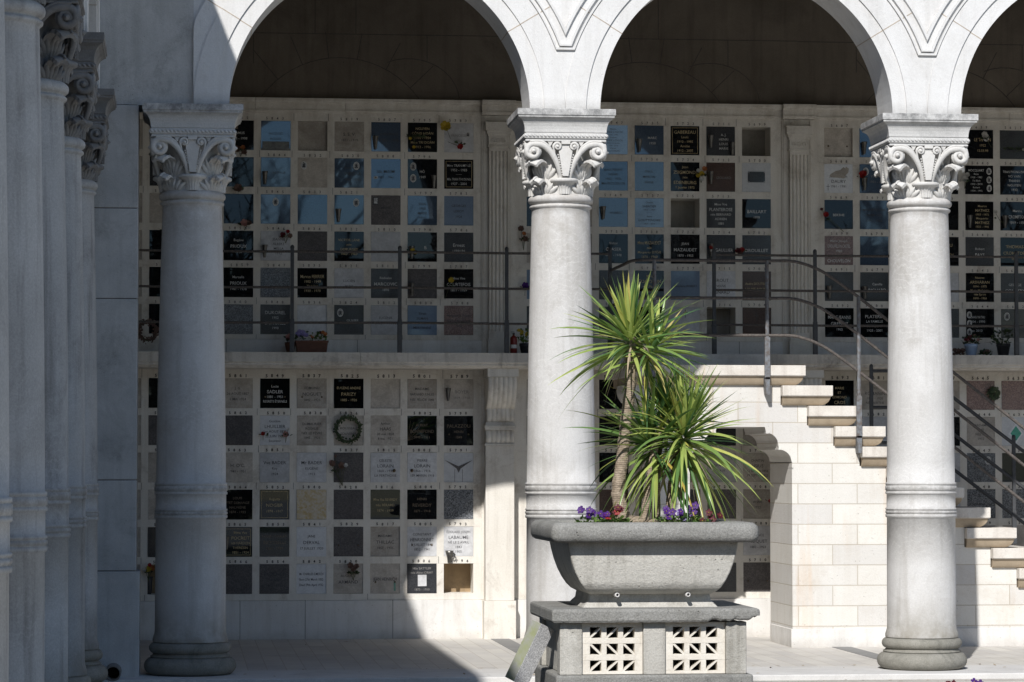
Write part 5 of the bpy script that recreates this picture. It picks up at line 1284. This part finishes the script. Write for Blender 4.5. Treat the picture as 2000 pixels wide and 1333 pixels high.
bouquet('rose',.706,1.985,'small red rose at the left side of a white lower plaque',[('red_petals',0,0,.022)],seed=20,stem=.06,leaves=8)
bouquet('rose',.924,1.98,'two faded pink roses at the right side of a white lower plaque',[('pink_petals',0,0,.030),('white_petals',.018,.045,.016)],seed=21,stem=.08,leaves=12)
bouquet('dried_bouquet',1.583,.66,'black dried flower bunch on the beige plaque in the bottom row',[('dried_petals',0,.02,.03),('dried_petals',-.03,.05,.03),('dried_petals',.03,.04,.028)],seed=22,stem=.10,leaves=60,leafr=.05)
bouquet('flower_bouquet',5.689,1.33,'tiny red artificial flower inside the archway of the stairs',[('red_petals',0,0,.018)],seed=23,stem=.03,leaves=4)
bouquet('flower_bouquet',-.39,.68,'yellow, orange and white flowers in a dark vase at the far lower left',[('yellow_petals',0,0,.032),('orange_petals',.035,.01,.026),('white_petals',-.035,-.0,.026),('red_petals',.01,.04,.02)],seed=24,stem=.12,leaves=12)
bouquet('dried_bouquet',-.25,4.0,'thin dried yellow stems at the far left above the railing',[('yellow_petals',0,.0,.014),('yellow_petals',.02,.04,.012)],seed=30,stem=.14,leaves=6)
q=MB(); q.lathe([(.026,0),(.034,.02),(.036,.12),(.044,.17),(.040,.17),(.03,.12)],0,0,16); o=q.build('flower_vase',M['darkpot']); o.location=(-.39,YW+.05,.435); tag(o,'dark vase standing in the open bottom niche at the far left','vase')
# wreaths
def wreath(x,z,r,label,mat,seed,y=YW-.03):
    rnd=random.Random(seed); t=empty('wreath',(x,y,z),label,'wreath')
    q=MB(); q.tube([(r*cos(2*pi*i/24),.005,r*1.02*sin(2*pi*i/24)) for i in range(25)],.012,6); q.build('ring',M['stem'],t)
    q=MB()
    for i in range(260):
        a=rnd.uniform(0,2*pi); rr=r+rnd.gauss(0,.012); p=Vector((rr*cos(a),rnd.uniform(-.018,.004),rr*sin(a)*1.03)); ta=Vector((-sin(a),rnd.uniform(-.5,0),cos(a)))+Vector((rnd.uniform(-.7,.7),0,rnd.uniform(-.7,.7))); ta.normalize(); s=ta.cross(Vector((0,-1,0)))
        if s.length<.1: continue
        s.normalize(); l=rnd.uniform(.018,.034); q.add([p,p+ta*l*.5+s*l*.3,p+ta*l,p+ta*l*.5-s*l*.3],[(0,1,2,3)])
    q.build('wreath_leaves',M[mat],t)
wreath(1.53,2.03,.115,'dark leafy wreath framing a lower plaque below the gilt lettered black one','dleaf',1)
wreath(-.41,2.965,.085,'dried brownish wreath leaning at the far left behind the first column','dried_petals',2,y=4.55)
wreath(7.97,2.40,.040,'small ring wreath on the reddish top-row lower plaque at the right','dleaf',3)
# pots on the balcony
ZB=2.762
def pot(x,y,r0,r1,h,mat,label,rect=None,nm='flower_pot'):
    t=empty(nm,(x,y,ZB),label,'flower pot')
    q=MB()
    if rect:
        w,d=rect; loft(q,[rrect(-w*.46,w*.46,-d*.42,d*.42,.012,0),rrect(-w*.5,w*.5,-d*.5,d*.5,.012,h-.02),rrect(-w*.52,w*.52,-d*.54,d*.54,.012,h-.018),rrect(-w*.52,w*.52,-d*.54,d*.54,.012,h)],smooth=False)
    else: q.lathe([(r0,0),(r1,h-.03),(r1*1.06,h-.028),(r1*1.06,h),(r1*.9,h),(r1*.88,h-.02)],0,0,24)
    q.build('pot_body',M[mat],t)
    q=MB()
    if rect: q.box(-rect[0]*.45,rect[0]*.45,-rect[1]*.4,rect[1]*.4,h-.02,h-.004)
    else: q.lathe([(.001,h-.025),(r1*.88,h-.015)],0,0,20,cap=False)
    q.build('pot_soil',M['soil'],t); return t
def potplant(x,y,z,label,fl,seed,rx=.06,h=.12,nl=90,lm='dleaf',nm='potted_plant',ll=.035):
    rnd=random.Random(seed); t=empty(nm,(x,y,z),label,'plant')
    q=MB(); leafy(q,nl,rx,rx*.7,h,ll,rnd); q.build('foliage',M[lm],t)
    for m,n,rad in fl:
        for i in range(n):
            q=MB(); rose(q,(rnd.uniform(-1,1)*rx,rnd.uniform(-.7,-.1)*rx,h*rnd.uniform(.5,1.1)),rad,rnd,0); q.build('bloom',M[m],t)
YBp=4.52
pot(1.16,YBp,0,0,.115,'terra','rectangular brown flower trough on the balcony behind a railing post',(.31,.14),'flower_trough')
potplant(1.06,YBp-.02,ZB+.11,'lilac flower cluster at the left end of the brown trough',[('lilac_petals',7,.026)],1,.045,.09,30)
potplant(1.22,YBp-.01,ZB+.11,'mixed orange and cream flowers filling the right end of the brown trough',[('orange_petals',4,.018),('white_petals',5,.014),('maroon_petals',3,.018)],2,.075,.08,90,'pleaf')
pot(.955,YBp,.035,.05,.10,'terra','small dark round pot standing left of the brown trough')
potplant(.955,YBp,ZB+.10,'pink flowers in the small pot left of the trough',[('pink_petals',5,.020),('maroon_petals',2,.018)],3,.035,.06,20)
pot(3.235,YBp,.045,.06,.10,'darkpot','dark pot half hidden by the central column beside the extinguisher')
potplant(3.225,YBp,ZB+.10,'bushy yellow-green plant beside the fire extinguisher',[('yellow_petals',6,.018)],4,.06,.13,80,'pleaf')
pot(7.66,YBp,.045,.062,.115,'bluepot','light blue pot on the balcony right of the right column')
potplant(7.66,YBp,ZB+.11,'pink and red flowers growing in the light blue pot',[('maroon_petals',7,.018),('pink_petals',4,.015)],5,.075,.08,90,'dleaf')
pot(7.985,YBp,.05,.065,.12,'darkpot','black pot on the balcony beside the railing post at the right')
potplant(7.97,YBp,ZB+.11,'dark bushy plant growing in the black pot at the right',[],6,.10,.14,130)
potplant(7.53,YBp,ZB,'low brownish clump on the balcony left of the light blue pot',[('dried_petals',6,.02)],7,.05,.05,50,'dried_petals')
potplant(7.81,YBp,ZB,'low dark clump of dry flowers between the blue and the black pot',[('dried_petals',4,.018)],8,.05,.045,50)
fe=empty('fire_extinguisher',(3.115,4.50,ZB),'red fire extinguisher standing on the balcony left of the central column','extinguisher')
q=MB(); q.lathe([(.030,0),(.034,.006),(.034,.135),(.031,.155),(.020,.168),(.010,.174),(.010,.185)],0,0,20); q.build('cylinder',M['red'],fe)
q=MB(); q.lathe([(.012,.180),(.012,.196),(.006,.20)],0,0,12); q.box(-.026,.012,-.006,.006,.196,.202); q.box(-.030,.008,-.006,.006,.208,.213); q.build('valve',M['vase'],fe)
q=MB(); q.lathe([(.0345,.05),(.0345,.085)],0,0,20,cap=False,a0=pi*1.15,a1=pi*1.85); q.build('paper_tag',M['wlet'],fe)
# small lamp-like vase on the sunlit lower plaque
vp=empty('wall_vase',(2.52,YW-.04,.80),'small grey metal flower cone fixed below a pinkish sunlit plaque','vase')
q=MB(); q.lathe([(.018,-.07),(.024,-.01),(.036,.02),(.042,.05),(.040,.05),(.03,.02)],0,0,18); q.build('cone',M['vase'],vp)
q=MB(); q.tube([(.04,0,.03),(.055,0,.01),(.05,0,-.015),(.03,0,-.02)],.006,6); q.box(-.01,.01,0,.04,-.01,.01); q.build('bracket',M['vase'],vp)

# ================================================================== trees across the courtyard (they mirror in the polished plaques)
def far_tree(x,y,h,r,leafn,seed,label,bare=False):
    rnd=random.Random(seed); t=empty('courtyard_tree',(x,y,-.1),label,'tree')
    tr=MB(); tips=[]
    def br(p,d,l,rad,dep):
        pts=[p]; dd=d.copy()
        for i in range(4):
            dd=(dd+Vector((rnd.uniform(-.18,.18),rnd.uniform(-.18,.18),rnd.uniform(-.02,.12)))).normalized(); pts.append(pts[-1]+dd*l/4)
        tr.tube(pts,[rad*(1-.13*i) for i in range(5)],5,caps=False)
        tips.append(pts[-1])
        if dep>0:
            for k in range(3 if dep>1 else 4):
                q_=pts[rnd.choice((2,3,4))]; a=rnd.uniform(0,6.28)
                nd=(dd*.9+Vector((cos(a),sin(a),rnd.uniform(.0,.5)))*.75).normalized(); br(q_,nd,l*rnd.uniform(.6,.8),rad*.58,dep-1)
    br(Vector((0,0,0)),Vector((0,0,1)),h*(.36 if bare else .42),h*.024,5 if bare else 3)
    tr.build('trunk',M['bark'],t)
    if leafn:
        q=MB()
        for i in range(leafn):
            a=rnd.uniform(0,6.28); b=rnd.uniform(-1,1); rr=r*rnd.uniform(.45,1)**.5*(1+.25*sin(a*3+seed)*cos(b*4))
            p=Vector((rr*cos(a)*sqrt(1-b*b),rr*sin(a)*sqrt(1-b*b),h*.55+b*h*.42)); s=rnd.uniform(.15,.4)
            u=Vector((rnd.uniform(-1,1),rnd.uniform(-1,1),rnd.uniform(-1,1))).normalized(); w_=u.orthogonal().normalized()
            q.add([p-u*s,p+w_*s*.6,p+u*s,p-w_*s*.6],[(0,1,2,3)])
        q.build('crown',M['tleaf'],t)
names=['broad evergreen','tall narrow evergreen','rounded evergreen','ragged evergreen','low spreading evergreen','dense evergreen','leaning evergreen']
for i in range(7):
    far_tree(-20+7.2*i,-60-((i*37)%9),8.6+((i*53)%5)*.3,4.9,3200,i+1,f'{names[i]} tree behind the viewer, seen only as a reflection in polished plaques')
for i,(x,h) in enumerate(((.6,14),(9.6,10.5),(17.6,12.5),(22.5,14))):
    far_tree(x,-47-(i%3)*2,h,0,0,40+i,f"bare winter tree mirrored in the plaques, {['leftmost','second','third','last'][i]} of its row",True)

# ================================================================== light, sky, camera
w=bpy.data.worlds.new('World'); sc.world=w; w.use_nodes=True; nt=w.node_tree
bg=nt.nodes['Background']; sky=nt.nodes.new('ShaderNodeTexSky'); sky.sky_type='NISHITA'; sky.sun_disc=False
ax_,bz_=.342,.866
elev=math.atan2(bz_,sqrt(1+ax_*ax_)); azi=math.atan2(-ax_,-1.0)
sky.sun_elevation=elev; sky.sun_rotation=azi; sky.altitude=60; sky.air_density=1.0; sky.dust_density=.25; sky.ozone_density=3.5
nt.links.new(sky.outputs[0],bg.inputs[0]); bg.inputs[1].default_value=.098
sl=bpy.data.lights.new('sun','SUN'); sl.energy=4.9; sl.angle=radians(.53); sl.color=(1,.975,.94)
so=bpy.data.objects.new('sun',sl); COL.objects.link(so); so.rotation_euler=Vector((ax_,1,-bz_)).to_track_quat('-Z','Y').to_euler()
so.location=(-8,-25,22)
cam=bpy.data.cameras.new('camera'); co=bpy.data.objects.new('camera',cam); COL.objects.link(co); sc.camera=co
cam.sensor_width=36; cam.lens=5775.5/2000*36; cam.clip_end=1000; cam.clip_start=.1
co.location=(-.0669,-23.956,1.6342)
fwd=Vector((sin(.1108)*cos(.0436),cos(.1108)*cos(.0436),sin(.0436)))
co.rotation_euler=fwd.to_track_quat('-Z','Y').to_euler()
sc.view_settings.view_transform='Standard'; sc.view_settings.look='None'; sc.view_settings.exposure=0; sc.view_settings.gamma=1
sc.cycles.max_bounces=7; sc.cycles.diffuse_bounces=4
